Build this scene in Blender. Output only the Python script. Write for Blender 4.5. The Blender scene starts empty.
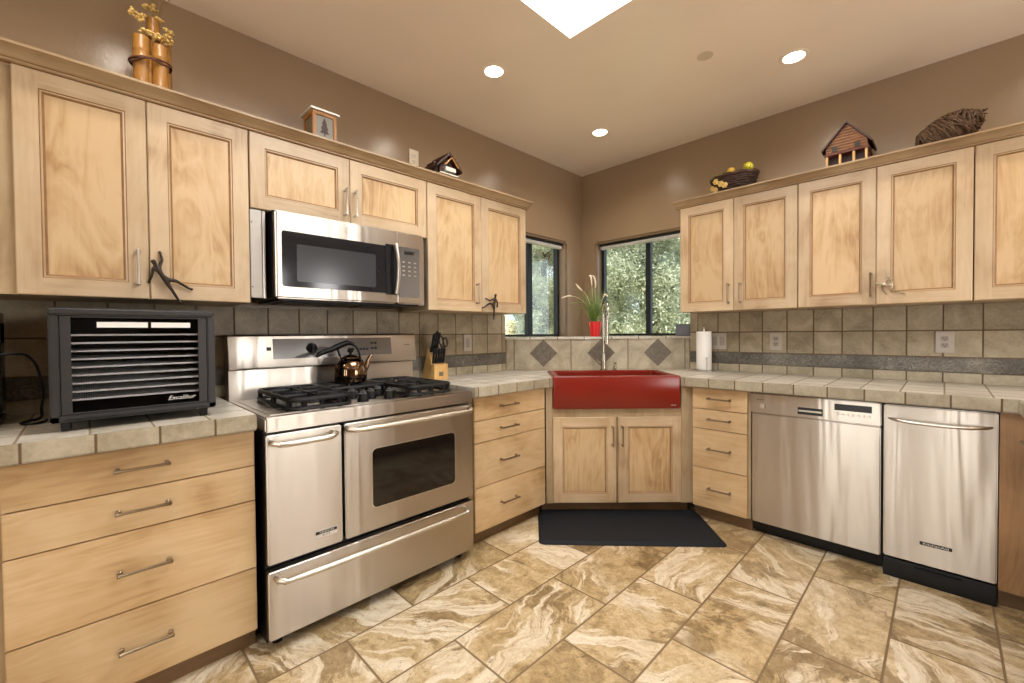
import bpy, bmesh, math, random
import numpy as np
from mathutils import Vector, Matrix

random.seed(7)
rng = np.random.default_rng(11)
S = bpy.context.scene
COL = S.collection
R_ = math.radians

# ------------------------------------------------------------------ camera
FPX = 428.594
cam_d = bpy.data.cameras.new('camera')
cam_d.sensor_width = 36.0
cam_d.lens = FPX / 1024.0 * 36.0
cam_d.shift_y = -0.8245 / 1024.0
cam_d.clip_start = 0.05
cam = bpy.data.objects.new('camera', cam_d)
COL.objects.link(cam)
yaw, pit, rol = R_(45.2547), R_(-0.9817), R_(-0.4755)
dv = Vector((-math.sin(yaw) * math.cos(pit), math.cos(yaw) * math.cos(pit), math.sin(pit)))
rv = Vector((math.cos(yaw), math.sin(yaw), 0))
uv_ = rv.cross(dv)
r2 = rv * math.cos(rol) + uv_ * math.sin(rol)
u2 = -rv * math.sin(rol) + uv_ * math.cos(rol)
cam.matrix_world = Matrix(((r2.x, u2.x, -dv.x, 2.5155), (r2.y, u2.y, -dv.y, -3.4781), (r2.z, u2.z, -dv.z, 1.2306), (0, 0, 0, 1)))
S.camera = cam

# ------------------------------------------------------------------ world, sun, fill areas, exposure
S.view_settings.view_transform = 'Standard'
S.view_settings.look = 'None'
S.view_settings.gamma = 1.0
S.view_settings.use_curve_mapping = False
S.view_settings.exposure = 0.16
S.cycles.max_bounces = 10
S.cycles.diffuse_bounces = 5
S.cycles.glossy_bounces = 5
S.cycles.transmission_bounces = 6
S.cycles.transparent_max_bounces = 16
S.cycles.sample_clamp_indirect = 6.0
S.cycles.caustics_reflective = False
S.cycles.caustics_refractive = False

W = bpy.data.worlds.new('sky')
S.world = W
W.use_nodes = True
bg = W.node_tree.nodes['Background']
bg.inputs['Color'].default_value = (0.86, 0.93, 1.0, 1)
bg.inputs['Strength'].default_value = 1.5

sun_d = bpy.data.lights.new('sun', 'SUN')
sun_d.energy = 7.5
sun_d.angle = R_(1.0)
sun_d.color = (1.0, 0.95, 0.85)
sun = bpy.data.objects.new('sun', sun_d)
COL.objects.link(sun)
sun.rotation_euler = Vector((0.42, -0.30, 0.86)).to_track_quat('Z', 'Y').to_euler()

def area(name, loc, direction, sx, sy, power, color):
    d = bpy.data.lights.new(name, 'AREA')
    d.shape = 'RECTANGLE'
    d.size, d.size_y = sx, sy
    d.energy = power
    d.color = color
    o = bpy.data.objects.new(name, d)
    COL.objects.link(o)
    o.location = loc
    o.rotation_euler = Vector(direction).to_track_quat('-Z', 'Y').to_euler()
    return o
# added fill areas at invented openings out of view, narrow for streaks on steel
area('added_fill_back', (1.62, -5.72, 1.2), (0, 1, 0), 0.42, 2.1, 17, (1.0, 0.975, 0.94))
area('added_fill_back', (2.62, -5.72, 1.2), (0, 1, 0), 0.42, 2.1, 17, (1.0, 0.975, 0.94))
area('added_fill_side', (5.12, -1.62, 1.45), (-1, 0, 0), 0.34, 1.5, 22, (1.0, 0.975, 0.94))
area('added_fill_side', (5.12, -0.80, 1.45), (-1, 0, 0), 0.34, 1.5, 22, (1.0, 0.975, 0.94))
LAMP_POWER = 15.0
LAMP_COLOR = (1.0, 0.91, 0.79)
SKYLIGHT_STRENGTH = 12.0

# ------------------------------------------------------------------ node helpers
def srgb(r, g, b):
    def f(c):
        c /= 255.0
        return c / 12.92 if c <= 0.04045 else ((c + 0.055) / 1.055) ** 2.4
    return (f(r), f(g), f(b), 1.0)

class NT:
    def __init__(self, name):
        self.m = bpy.data.materials.new(name)
        self.m.use_nodes = True
        self.t = self.m.node_tree
        self.t.nodes.clear()
        self.out = self.t.nodes.new('ShaderNodeOutputMaterial')
    def n(self, typ, **kw):
        nd = self.t.nodes.new(typ)
        for k, v in kw.items():
            setattr(nd, k, v)
        return nd
    def link(self, a, b):
        self.t.links.new(a, b)
    def put(self, sock, v):
        if hasattr(v, 'is_output') or isinstance(v, bpy.types.NodeSocket):
            self.link(v, sock)
        else:
            sock.default_value = v
    def math(self, op, a, b=None, c=None):
        nd = self.n('ShaderNodeMath', operation=op)
        self.put(nd.inputs[0], a)
        if b is not None: self.put(nd.inputs[1], b)
        if c is not None: self.put(nd.inputs[2], c)
        return nd.outputs[0]
    def vmath(self, op, a, b):
        nd = self.n('ShaderNodeVectorMath', operation=op)
        self.put(nd.inputs[0], a)
        self.put(nd.inputs[1], b)
        return nd.outputs[0]
    def obj(self):
        return self.n('ShaderNodeTexCoord').outputs['Object']
    def rand(self):
        return self.n('ShaderNodeObjectInfo').outputs['Random']
    def scale(self, v, s):
        nd = self.n('ShaderNodeMapping')
        self.link(v, nd.inputs['Vector'])
        nd.inputs['Scale'].default_value = s
        return nd
    def noise(self, v, sc, det=3, dist=0.0, rough=0.5):
        nd = self.n('ShaderNodeTexNoise')
        self.link(v, nd.inputs['Vector'])
        nd.inputs['Scale'].default_value = sc
        nd.inputs['Detail'].default_value = det
        nd.inputs['Distortion'].default_value = dist
        nd.inputs['Roughness'].default_value = rough
        return nd.outputs['Fac']
    def ramp(self, fac, stops):
        nd = self.n('ShaderNodeValToRGB')
        el = nd.color_ramp.elements
        while len(el) < len(stops):
            el.new(0.5)
        for e, (p, c) in zip(el, stops):
            e.position = p
            e.color = c
        self.link(fac, nd.inputs[0])
        return nd.outputs[0]
    def mix(self, fac, a, b, mode='MIX'):
        nd = self.n('ShaderNodeMix', data_type='RGBA', blend_type=mode)
        self.put(nd.inputs[0], fac)
        self.put(nd.inputs[6], a)
        self.put(nd.inputs[7], b)
        return nd.outputs[2]
    def bump(self, h, strength=0.2, dist=0.002):
        nd = self.n('ShaderNodeBump')
        self.link(h, nd.inputs['Height'])
        nd.inputs['Strength'].default_value = strength
        nd.inputs['Distance'].default_value = dist
        return nd.outputs[0]
    def bsdf(self, color, rough=0.5, metal=0.0, normal=None, **kw):
        nd = self.n('ShaderNodeBsdfPrincipled')
        self.put(nd.inputs['Base Color'], color)
        self.put(nd.inputs['Roughness'], rough)
        self.put(nd.inputs['Metallic'], metal)
        if normal is not None: self.link(normal, nd.inputs['Normal'])
        for k, v in kw.items():
            self.put(nd.inputs[k.replace('_', ' ')], v)
        self.link(nd.outputs[0], self.out.inputs[0])
        return nd
    def sep(self, v):
        nd = self.n('ShaderNodeSeparateXYZ')
        self.link(v, nd.inputs[0])
        return nd.outputs
    def comb(self, x, y, z=0.0):
        nd = self.n('ShaderNodeCombineXYZ')
        self.put(nd.inputs[0], x); self.put(nd.inputs[1], y); self.put(nd.inputs[2], z)
        return nd.outputs[0]
    def white(self, v):
        nd = self.n('ShaderNodeTexWhiteNoise', noise_dimensions='3D')
        self.link(v, nd.inputs['Vector'])
        return nd.outputs
    def tiles(self, u, v, w, h, g, ou=0.0, ov=0.0, stagger=False):
        """grout mask (1 = grout) and a cell-id vector for a w x h tile grid"""
        vv = self.math('DIVIDE', self.math('SUBTRACT', v, ov), h)
        row = self.math('FLOOR', vv)
        uu = self.math('DIVIDE', self.math('SUBTRACT', u, ou), w)
        if stagger:
            uu = self.math('ADD', uu, self.math('MULTIPLY', self.math('FLOORED_MODULO', row, 2.0), 0.5))
        colm = self.math('FLOOR', uu)
        fu = self.math('SUBTRACT', uu, colm)
        fv = self.math('SUBTRACT', vv, row)
        du = self.math('MULTIPLY', self.math('MINIMUM', fu, self.math('SUBTRACT', 1.0, fu)), w)
        dv_ = self.math('MULTIPLY', self.math('MINIMUM', fv, self.math('SUBTRACT', 1.0, fv)), h)
        d = self.math('MINIMUM', du, dv_)
        mr = self.n('ShaderNodeMapRange', interpolation_type='SMOOTHSTEP')
        self.link(d, mr.inputs[0])
        mr.inputs[1].default_value = g * 0.35
        mr.inputs[2].default_value = g * 0.75
        mr.inputs[3].default_value = 1.0
        mr.inputs[4].default_value = 0.0
        return mr.outputs[0], self.comb(colm, row, 0.0)

def simple(name, rgb, rough=0.5, metal=0.0, var=0.06, sc=30.0, bumps=0.0, **kw):
    """plain material with a little procedural mottling"""
    m = NT(name)
    v = m.obj()
    nz = m.noise(v, sc, 3)
    c = srgb(*rgb)
    lo = tuple(max(0, x * (1 - var)) for x in c[:3]) + (1,)
    hi = tuple(min(1, x * (1 + var)) for x in c[:3]) + (1,)
    col = m.ramp(nz, [(0.3, lo), (0.7, hi)])
    nrm = m.bump(nz, bumps, 0.002) if bumps else None
    m.bsdf(col, rough, metal, nrm, **kw)
    return m.m

def wood(name, axis, light, mid, dark, contrast=1.0, rough=0.42, figure=0.5):
    m = NT(name)
    v = m.vmath('ADD', m.obj(), m.comb(m.math('MULTIPLY', m.rand(), 37.0), m.math('MULTIPLY', m.rand(), 17.0), m.math('MULTIPLY', m.rand(), 53.0)))
    st = {'X': (1.1, 5.0, 5.0), 'Z': (5.0, 5.0, 1.1)}[axis]
    a = m.scale(v, st)
    fine = {'X': (3.0, 60.0, 60.0), 'Z': (60.0, 60.0, 3.0)}[axis]
    fb = m.scale(v, fine)
    n1 = m.noise(a.outputs[0], 1.25, 4, 2.2, 0.5)          # broad cathedral figure
    n2 = m.noise(fb.outputs[0], 1.4, 3, 0.3)               # pores
    n3 = m.noise(v, 3.2, 3, 0.6)                           # blotches
    bands = m.math('FRACT', m.math('MULTIPLY', n1, 4.2))
    tri = m.math('ABSOLUTE', m.math('SUBTRACT', m.math('MULTIPLY', bands, 2.0), 1.0))
    f = m.math('ADD', m.math('MULTIPLY', tri, 0.30 * figure), m.math('ADD', m.math('MULTIPLY', n2, 0.34), m.math('MULTIPLY', n3, 1.05)))
    f = m.math('SUBTRACT', f, 0.17)
    col = m.ramp(f, [(0.28, srgb(*dark)), (0.52, srgb(*mid)), (0.80, srgb(*light))])
    tone = m.math('ADD', m.math('MULTIPLY', m.rand(), 0.16), 0.92)
    col = m.mix(1.0, col, m.comb(tone, tone, tone), 'MULTIPLY')
    m.bsdf(col, rough, 0.0, m.bump(n2, 0.08, 0.001))
    return m.m

MW = {}
fr = ((207, 183, 150), (193, 166, 131), (164, 134, 100))
pn = ((208, 178, 136), (193, 159, 114), (162, 123, 80))
dr = ((212, 184, 143), (198, 166, 122), (166, 131, 88))
M_WOODV = wood('maple_vertical_grain', 'Z', *fr, figure=0.35)
M_WOODH = wood('maple_horizontal_grain', 'X', *fr, figure=0.35)
M_PANEL = wood('maple_figured_panel', 'Z', *pn, figure=0.95)
M_DRAWER = wood('maple_drawer_front', 'X', *dr, figure=0.5)
M_CROWN = wood('maple_glazed_moulding', 'X', (180, 155, 121), (163, 137, 104), (136, 109, 78), figure=0.4)
M_BODY = wood('maple_carcass', 'Z', (186, 163, 130), (172, 148, 114), (148, 122, 90), figure=0.4)
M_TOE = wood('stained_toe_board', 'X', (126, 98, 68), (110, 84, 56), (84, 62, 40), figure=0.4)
M_ENDWOOD = wood('alder_end_panel', 'Z', (170, 132, 92), (152, 116, 78), (122, 90, 58), figure=0.6)
M_GLAZE = simple('brown_glaze', (146, 108, 68), 0.5, var=0.2)

def wallmat(name, rgb, rough, peel):
    m = NT(name)
    v = m.obj()
    big = m.noise(v, 1.1, 2)
    c = srgb(*rgb)
    col = m.ramp(big, [(0.3, tuple(x * 0.94 for x in c[:3]) + (1,)), (0.7, tuple(min(1, x * 1.05) for x in c[:3]) + (1,))])
    nz = m.math('ADD', m.noise(v, 55.0, 3), m.math('MULTIPLY', m.noise(v, 16.0, 2), 0.6))
    m.bsdf(col, rough, 0.0, m.bump(nz, peel, 0.006))
    return m.m
M_WALL = wallmat('taupe_satin_wall_paint', (150, 127, 101), 0.25, 0.09)
M_CEIL = wallmat('light_taupe_ceiling_paint', (238, 224, 208), 0.36, 0.06)
M_COVER = wallmat('cover_plate_paint', (206, 190, 168), 0.5, 0.05)
M_WHITE = simple('white_paint', (236, 234, 228), 0.5, var=0.02)

def stone_tile(name, plane, w, h, g, ou, ov, cols, grout, rough=0.45, stagger=False, spec=0.5):
    m = NT(name)
    v = m.obj()
    s = m.sep(v)
    u, vv = {'XZ': (s[0], s[2]), 'XY': (s[0], s[1]), 'YZ': (s[1], s[2])}[plane]
    gm, cid = m.tiles(u, vv, w, h, g, ou, ov, stagger)
    wn = m.white(cid)
    off = m.vmath('ADD', v, m.vmath('MULTIPLY', wn['Color'], (9.0, 9.0, 9.0)))
    n1 = m.noise(off, 6.0, 6, 0.8, 0.6)
    n2 = m.noise(off, 70.0, 4, 0.2, 0.7)
    f = m.math('ADD', m.math('MULTIPLY', n1, 0.75), m.math('MULTIPLY', n2, 0.35))
    f = m.math('ADD', f, m.math('MULTIPLY', m.math('SUBTRACT', wn['Value'], 0.5), 0.16))
    col = m.ramp(f, [(0.36, srgb(*cols[0])), (0.54, srgb(*cols[1])), (0.72, srgb(*cols[2]))])
    col = m.mix(gm, col, srgb(*grout))
    hgt = m.math('SUBTRACT', m.math('MULTIPLY', n2, 0.15), m.math('MULTIPLY', gm, 1.0))
    r = m.math('ADD', m.math('MULTIPLY', gm, 0.4), rough)
    m.bsdf(col, r, 0.0, m.bump(hgt, 0.5, 0.002), Specular_IOR_Level=spec)
    return m.m
BSC = ((122, 108, 84), (152, 138, 112), (176, 162, 136))
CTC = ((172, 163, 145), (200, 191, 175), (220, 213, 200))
BSG = (92, 74, 52)
TW = 0.1535
M_BSL = stone_tile('backsplash_stone_tile_left', 'XZ', TW, 0.1515, 0.006, -1.419, 0.145, BSC, BSG)
M_BSR = stone_tile('backsplash_stone_tile_right', 'XZ', TW, 0.1515, 0.006, 1.436, 0.145, BSC, BSG)
M_BSLOW_L = stone_tile('backsplash_base_course_left', 'XZ', TW, 0.3, 0.006, -1.419, -0.13, ((140, 130, 106), (166, 155, 130), (186, 176, 152)), BSG)
M_BSLOW_R = stone_tile('backsplash_base_course_right', 'XZ', TW, 0.3, 0.006, 1.436, -0.13, ((140, 130, 106), (166, 155, 130), (186, 176, 152)), BSG)
M_BSD = stone_tile('corner_backsplash_stone', 'XZ', 0.4625, 0.6, 0.006, -0.217, -0.18, ((146, 134, 110), (172, 160, 136), (194, 184, 160)), BSG)
M_LEDGE = stone_tile('ledge_stone', 'XY', 0.31, 0.31, 0.005, 0, 0, CTC, BSG)
M_COUNTER = stone_tile('counter_stone_tile', 'XY', TW, TW, 0.006, 2.364 - 10 * TW, -0.10, CTC, (142, 126, 102), 0.30)
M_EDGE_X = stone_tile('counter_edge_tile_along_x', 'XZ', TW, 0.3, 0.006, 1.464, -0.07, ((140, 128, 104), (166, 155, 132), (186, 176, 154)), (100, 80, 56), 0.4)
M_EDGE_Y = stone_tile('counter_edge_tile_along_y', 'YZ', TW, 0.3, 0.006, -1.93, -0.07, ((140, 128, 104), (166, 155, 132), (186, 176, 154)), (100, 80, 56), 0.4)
M_SLATE = simple('dark_slate_inlay', (104, 94, 80), 0.5, var=0.25, sc=40, bumps=0.3)

def relief():
    m = NT('dark_relief_liner_tile')
    v = m.obj()
    s = m.sep(v)
    n1 = m.noise(v, 45.0, 4, 2.0, 0.6)
    n2 = m.noise(v, 5.0, 2)
    f = m.math('ADD', m.math('MULTIPLY', n1, 0.6), m.math('MULTIPLY', n2, 0.4))
    col = m.ramp(f, [(0.36, srgb(66, 60, 52)), (0.5, srgb(98, 92, 82)), (0.66, srgb(142, 136, 124))])
    m.bsdf(col, 0.36, 0.0, m.bump(n1, 0.6, 0.004))
    return m.m
M_RELIEF = relief()

def travertine():
    m = NT('travertine_floor_tile')
    v = m.obj()
    s = m.sep(v)
    # courses run along y: u = y, rows = x
    gm, cid = m.tiles(s[1], s[0], 0.617, 0.3075, 0.0075, -1.525 - 0.617 * 4, 0.830 - 0.3075 * 4, True)
    wn = m.white(cid)
    ang = m.math('MULTIPLY', m.math('SUBTRACT', wn['Value'], 0.5), 2.6)
    rot = m.n('ShaderNodeVectorRotate', rotation_type='Z_AXIS')
    m.link(m.vmath('ADD', v, m.vmath('MULTIPLY', wn['Color'], (13.0, 13.0, 13.0))), rot.inputs['Vector'])
    m.link(ang, rot.inputs['Angle'])
    p = rot.outputs[0]
    def smooth(x, lo, hi):
        mr = m.n('ShaderNodeMapRange', interpolation_type='SMOOTHSTEP')
        m.link(x, mr.inputs[0]); mr.inputs[1].default_value = lo; mr.inputs[2].default_value = hi
        return mr.outputs[0]
    tone = m.sep(wn['Color'])
    warp = m.noise(p, 1.7, 3, 0.8)
    warp2 = m.noise(m.vmath('ADD', p, (5.3, 2.1, 0.0)), 2.6, 9, 0.5, 0.68)
    wob = m.n('ShaderNodeTexNoise'); m.link(p, wob.inputs['Vector']); wob.inputs['Scale'].default_value = 2.4; wob.inputs['Detail'].default_value = 5.0
    pw = m.vmath('ADD', p, m.vmath('MULTIPLY', m.vmath('SUBTRACT', wob.outputs['Color'], (.5, .5, .5)), (.40, .40, .40)))
    s1 = m.noise(m.scale(pw, (6.5, 1.1, 1.0)).outputs[0], 1.4, 6, 0.4, 0.62)
    l1 = m.noise(m.scale(pw, (26.0, 2.4, 1.0)).outputs[0], 1.5, 6, 0.3, 0.72)
    grit = m.noise(p, 90.0, 5, 0.6, 0.78)
    base = m.noise(p, 15.0, 8, 0.5, 0.74)
    fb = m.math('ADD', m.math('MULTIPLY', base, 0.62), m.math('ADD', m.math('MULTIPLY', grit, 0.26), m.math('MULTIPLY', l1, 0.16)))
    fb = m.math('ADD', fb, m.math('MULTIPLY', m.math('SUBTRACT', tone[1], 0.5), 0.10))
    col = m.ramp(fb, [(0.36, srgb(122, 96, 60)), (0.45, srgb(160, 134, 92)), (0.53, srgb(187, 161, 118)), (0.62, srgb(208, 186, 147)), (0.72, srgb(228, 212, 182))])
    dk = m.math('MULTIPLY', smooth(m.math('ADD', warp2, m.math('MULTIPLY', m.math('SUBTRACT', l1, 0.5), 0.25)), 0.475, 0.435), 0.72)
    col = m.mix(dk, col, m.ramp(fb, [(0.40, srgb(94, 74, 46)), (0.56, srgb(136, 110, 72)), (0.70, srgb(168, 142, 102))]))
    crm = m.math('MULTIPLY', smooth(s1, 0.485, 0.535), smooth(m.math('ADD', warp, m.math('MULTIPLY', m.math('SUBTRACT', tone[2], 0.5), 0.22)), 0.43, 0.53))
    ccol = m.ramp(m.math('ADD', m.math('MULTIPLY', l1, 0.75), m.math('MULTIPLY', grit, 0.25)), [(0.36, srgb(158, 130, 90)), (0.44, srgb(206, 184, 148)), (0.54, srgb(228, 214, 188)), (0.70, srgb(240, 230, 210))])
    col = m.mix(m.math('MULTIPLY', crm, 0.9), col, ccol)
    pit = m.math('MULTIPLY', smooth(m.noise(m.scale(pw, (3.0, 1.2, 1.0)).outputs[0], 22.0, 5, 0.6, 0.75), 0.385, 0.345), 0.65)
    col = m.mix(pit, col, srgb(86, 62, 34))
    col = m.mix(gm, col, srgb(128, 104, 74))
    h = m.math('SUBTRACT', m.math('MULTIPLY', grit, 0.12), gm)
    m.bsdf(col, m.math('ADD', m.math('MULTIPLY', gm, 0.4), 0.36), 0.0, m.bump(h, 0.4, 0.002))
    return m.m
M_FLOOR = travertine()

def steel(name, rgb=(190, 181, 170), rough=0.29, aniso=0.9):
    m = NT(name)
    v = m.obj()
    sc = m.scale(v, (1.5, 1.5, 400.0))
    nz = m.noise(sc.outputs[0], 2.0, 2)
    c = srgb(*rgb)
    col = m.ramp(nz, [(0.2, tuple(x * 0.95 for x in c[:3]) + (1,)), (0.8, c)])
    tg = m.n('ShaderNodeTangent', direction_type='RADIAL', axis='Z')
    wav = m.noise(m.scale(v, (9.0, 9.0, 0.7)).outputs[0], 1.0, 2, 0.4)
    b = m.bsdf(col, rough, 1.0, m.bump(wav, 0.35, 0.012), Anisotropic=aniso, Anisotropic_Rotation=0.25)
    m.link(tg.outputs[0], b.inputs['Tangent'])
    return m.m
M_STEEL = steel('brushed_stainless_steel')
M_STEELS = simple('satin_steel_handle', (208, 201, 190), 0.33, 1.0, var=0.03)
M_CHROME = simple('polished_chrome', (226, 224, 220), 0.07, 1.0, var=0.02)
M_GREYBOX = simple('mid_grey_plastic', (104, 106, 110), 0.5)
M_SATIN = simple('matte_steel_panel', (176, 168, 158), 0.5, 1.0, var=0.04)
M_NICKEL = simple('brushed_nickel', (176, 166, 150), 0.24, 1.0, var=0.06)
M_PEWTER = simple('pewter_pull', (150, 132, 108), 0.36, 1.0, var=0.1)
M_BRONZE = simple('dark_bronze', (62, 52, 44), 0.42, 0.8, var=0.2)
M_CASTSILVER = simple('antique_silver', (178, 162, 138), 0.34, 0.9, var=0.15)
M_BLACK = simple('black_enamel', (15, 15, 16), 0.3, var=0.1, Specular_IOR_Level=0.3)
M_IRON = simple('cast_iron_black', (14, 14, 15), 0.42, var=0.2, sc=90, bumps=0.2, Specular_IOR_Level=0.35)
M_RUBBER = simple('black_rubber', (22, 24, 28), 0.7, var=0.08, sc=14, Specular_IOR_Level=0.3)
M_BLKPL = simple('charcoal_plastic', (48, 46, 46), 0.45, var=0.05, sc=60)
M_DARKPL = simple('black_plastic', (17, 17, 18), 0.45, var=0.08, Specular_IOR_Level=0.3)
M_KNOBTOP = simple('grey_knob_face', (96, 98, 100), 0.35, var=0.08)
M_DGLASS = simple('dark_oven_glass', (26, 22, 19), 0.06, var=0.25, sc=5)
M_MWGLASS = simple('microwave_door_glass', (30, 30, 32), 0.10, var=0.1, sc=5)
M_MWMESH = simple('microwave_screen_mesh', (58, 58, 60), 0.16, var=0.08, sc=5)
M_PANELG = simple('grey_mirror_control_panel', (126, 124, 122), 0.16, 0.6, var=0.06, sc=4)
M_RED = simple('brick_red_enamel', (124, 32, 20), 0.24, var=0.06, sc=3)
M_REDPOT = simple('bright_red_glaze', (206, 24, 24), 0.25, var=0.05)
M_PLATE = simple('taupe_wall_plate', (184, 174, 162), 0.4, var=0.03)
M_PLATEK = simple('taupe_rocker', (158, 149, 138), 0.35, var=0.03)
M_PLATEW = simple('almond_wall_plate', (226, 214, 192), 0.4, var=0.02)
M_SLOT = simple('dark_slot', (40, 34, 30), 0.6)
M_PAPER = simple('paper_towel', (240, 236, 228), 0.9, var=0.03, sc=140, bumps=0.3)
M_BEECH = wood('beech_block', 'Z', (226, 186, 122), (210, 166, 100), (184, 138, 78), figure=0.3)
M_LABELD = simple('printed_label', (112, 100, 84), 0.5)
M_BADGEB = simple('black_badge', (22, 20, 20), 0.3)
M_TEXT = simple('silver_lettering', (216, 214, 210), 0.4, 0.2)
M_TEXTD = simple('dark_lettering', (60, 58, 56), 0.4)
M_FRAME = simple('dark_bronze_aluminium', (34, 38, 40), 0.4, 0.3)
M_BLIND = simple('pale_grey_blind_fabric', (196, 194, 188), 0.6)
M_BAMBOO = simple('varnished_bamboo', (150, 104, 44), 0.38, var=0.22, sc=16)
M_TWINE = simple('brown_twine', (82, 46, 28), 0.8, var=0.3, sc=80)
M_DRYFLOWER = simple('dried_cream_blossom', (214, 182, 110), 0.8, var=0.3, sc=120)
M_DRYSTEM = simple('dried_stem', (132, 106, 54), 0.8, var=0.2)
M_OAK = simple('golden_oak', (166, 112, 46), 0.4, var=0.15, sc=26)
M_SIDING = simple('weathered_plank', (128, 84, 46), 0.55, var=0.25, sc=24)
M_GREYGLASS = simple('frosted_lantern_glass', (126, 116, 96), 0.35, var=0.08, sc=20)
M_DARKWOOD = simple('dark_walnut', (62, 36, 26), 0.5, var=0.3, sc=30)
M_RUST = simple('rusty_red_wood', (96, 44, 28), 0.55, var=0.25, sc=40)
M_TWIG = simple('woven_twigs', (88, 64, 42), 0.7, var=0.4, sc=70)
M_TWIGD = simple('dark_twigs', (52, 32, 22), 0.7, var=0.4, sc=60)
M_APPLE = simple('yellow_green_apple', (196, 186, 46), 0.3, var=0.15, sc=12)
M_ORANGE = simple('orange_yellow_fruit', (224, 182, 70), 0.4, var=0.15, sc=12)
M_LEAF = simple('grass_blade', (122, 146, 62), 0.5, var=0.35, sc=20)
M_PLUME = simple('feather_plume', (244, 230, 200), 0.8, var=0.1)
M_TINW = simple('white_tin', (226, 224, 214), 0.35, 0.3, var=0.06)
M_BARK = simple('bark', (96, 80, 62), 0.9, var=0.4, sc=14, bumps=0.6)
M_SOIL = simple('potting_soil', (58, 42, 30), 0.9, var=0.3)
M_CONC = simple('outdoor_stucco', (236, 232, 222), 0.8, var=0.05)
M_TRAYW = simple('white_tray_mesh', (222, 222, 220), 0.5, var=0.06, sc=200)
M_KETTLE = simple('bronze_tinted_steel', (124, 102, 80), 0.10, 1.0, var=0.12, sc=8)
M_TEALSHADE = simple('deep_teal_enamel', (16, 24, 24), 0.25, var=0.1)

def glass(name, tint, refl=0.12, rough=0.02):
    m = NT(name)
    t = m.n('ShaderNodeBsdfTransparent')
    t.inputs[0].default_value = tint
    g = m.n('ShaderNodeBsdfGlossy')
    g.inputs['Roughness'].default_value = rough
    fz = m.n('ShaderNodeFresnel')
    fz.inputs[0].default_value = 1.45
    nz = m.noise(m.obj(), 3.0, 1)
    f = m.math('MULTIPLY', fz.outputs[0], m.math('ADD', m.math('MULTIPLY', nz, 0.1), refl * 4))
    mx = m.n('ShaderNodeMixShader')
    m.link(m.math('MINIMUM', f, 1.0), mx.inputs[0])
    m.link(t.outputs[0], mx.inputs[1]); m.link(g.outputs[0], mx.inputs[2])
    m.link(mx.outputs[0], m.out.inputs[0])
    return m.m
M_PANE = glass('window_pane', (0.95, 0.98, 0.97, 1), 0.08)
M_SMOKE = glass('smoked_clear_door', (0.88, 0.88, 0.89, 1), 0.05)

def emit(name, rgb, strength):
    m = NT(name)
    e = m.n('ShaderNodeEmission')
    nz = m.noise(m.obj(), 2.0, 1)
    c = srgb(*rgb)
    m.link(m.ramp(nz, [(0.0, tuple(x * 0.97 for x in c[:3]) + (1,)), (1.0, c)]), e.inputs[0])
    e.inputs[1].default_value = strength
    m.link(e.outputs[0], m.out.inputs[0])
    return m.m
M_LENS = emit('lit_lamp_lens', (255, 236, 208), 14.0)
M_SKYDOME = emit('daylit_skylight_dome', (246, 250, 255), SKYLIGHT_STRENGTH)

def foliage(name, a, b, c, trans=0.35):
    m = NT(name)
    v = m.obj()
    nz = m.noise(v, 9.0, 3)
    wn = m.noise(v, 70.0, 1)
    f = m.math('ADD', m.math('MULTIPLY', nz, 0.6), m.math('MULTIPLY', wn, 0.45))
    col = m.ramp(f, [(0.36, srgb(*a)), (0.52, srgb(*b)), (0.68, srgb(*c))])
    d = m.n('ShaderNodeBsdfPrincipled')
    m.link(col, d.inputs['Base Color'])
    d.inputs['Roughness'].default_value = 0.4
    t = m.n('ShaderNodeBsdfTranslucent')
    m.link(col, t.inputs[0])
    mx = m.n('ShaderNodeMixShader')
    mx.inputs[0].default_value = trans
    m.link(d.outputs[0], mx.inputs[1]); m.link(t.outputs[0], mx.inputs[2])
    m.link(mx.outputs[0], m.out.inputs[0])
    return m.m
M_FOL1 = foliage('pale_green_leaves', (96, 106, 82), (182, 188, 160), (246, 246, 230))
M_FOL2 = foliage('grey_green_leaves', (96, 112, 102), (168, 180, 166), (232, 238, 226))
M_GRASS = foliage('dry_hill_grass', (150, 146, 96), (190, 182, 128), (222, 212, 164), 0.0)

# ------------------------------------------------------------------ mesh helpers
def BM():
    return bmesh.new()
def _mark(bm, old, mi):
    for f in bm.faces:
        if f not in old:
            f.material_index = mi
def box(bm, x0, x1, y0, y1, z0, z1, bev=0.0, seg=2, mi=0, rot=None):
    old = set(bm.faces) if mi else None
    r = bmesh.ops.create_cube(bm, size=1.0)
    vs = r['verts']
    for v in vs:
        v.co = Vector(((x0 + x1) / 2 + v.co.x * (x1 - x0), (y0 + y1) / 2 + v.co.y * (y1 - y0), (z0 + z1) / 2 + v.co.z * (z1 - z0)))
    if rot is not None:
        for v in vs: v.co = rot @ v.co
    if bev > 0:
        es = list({e for v in vs for e in v.link_edges})
        bmesh.ops.bevel(bm, geom=es, offset=bev, segments=seg, affect='EDGES', clamp_overlap=True)
    if mi: _mark(bm, old, mi)
def ring_pts(c, t, r, n, up=None):
    t = t.normalized()
    if up is None:
        up = Vector((0, 0, 1)) if abs(t.z) < 0.9 else Vector((1, 0, 0))
    a = t.cross(up).normalized()
    b = t.cross(a).normalized()
    return [c + a * (r * math.cos(2 * math.pi * k / n)) + b * (r * math.sin(2 * math.pi * k / n)) for k in range(n)]
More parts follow.
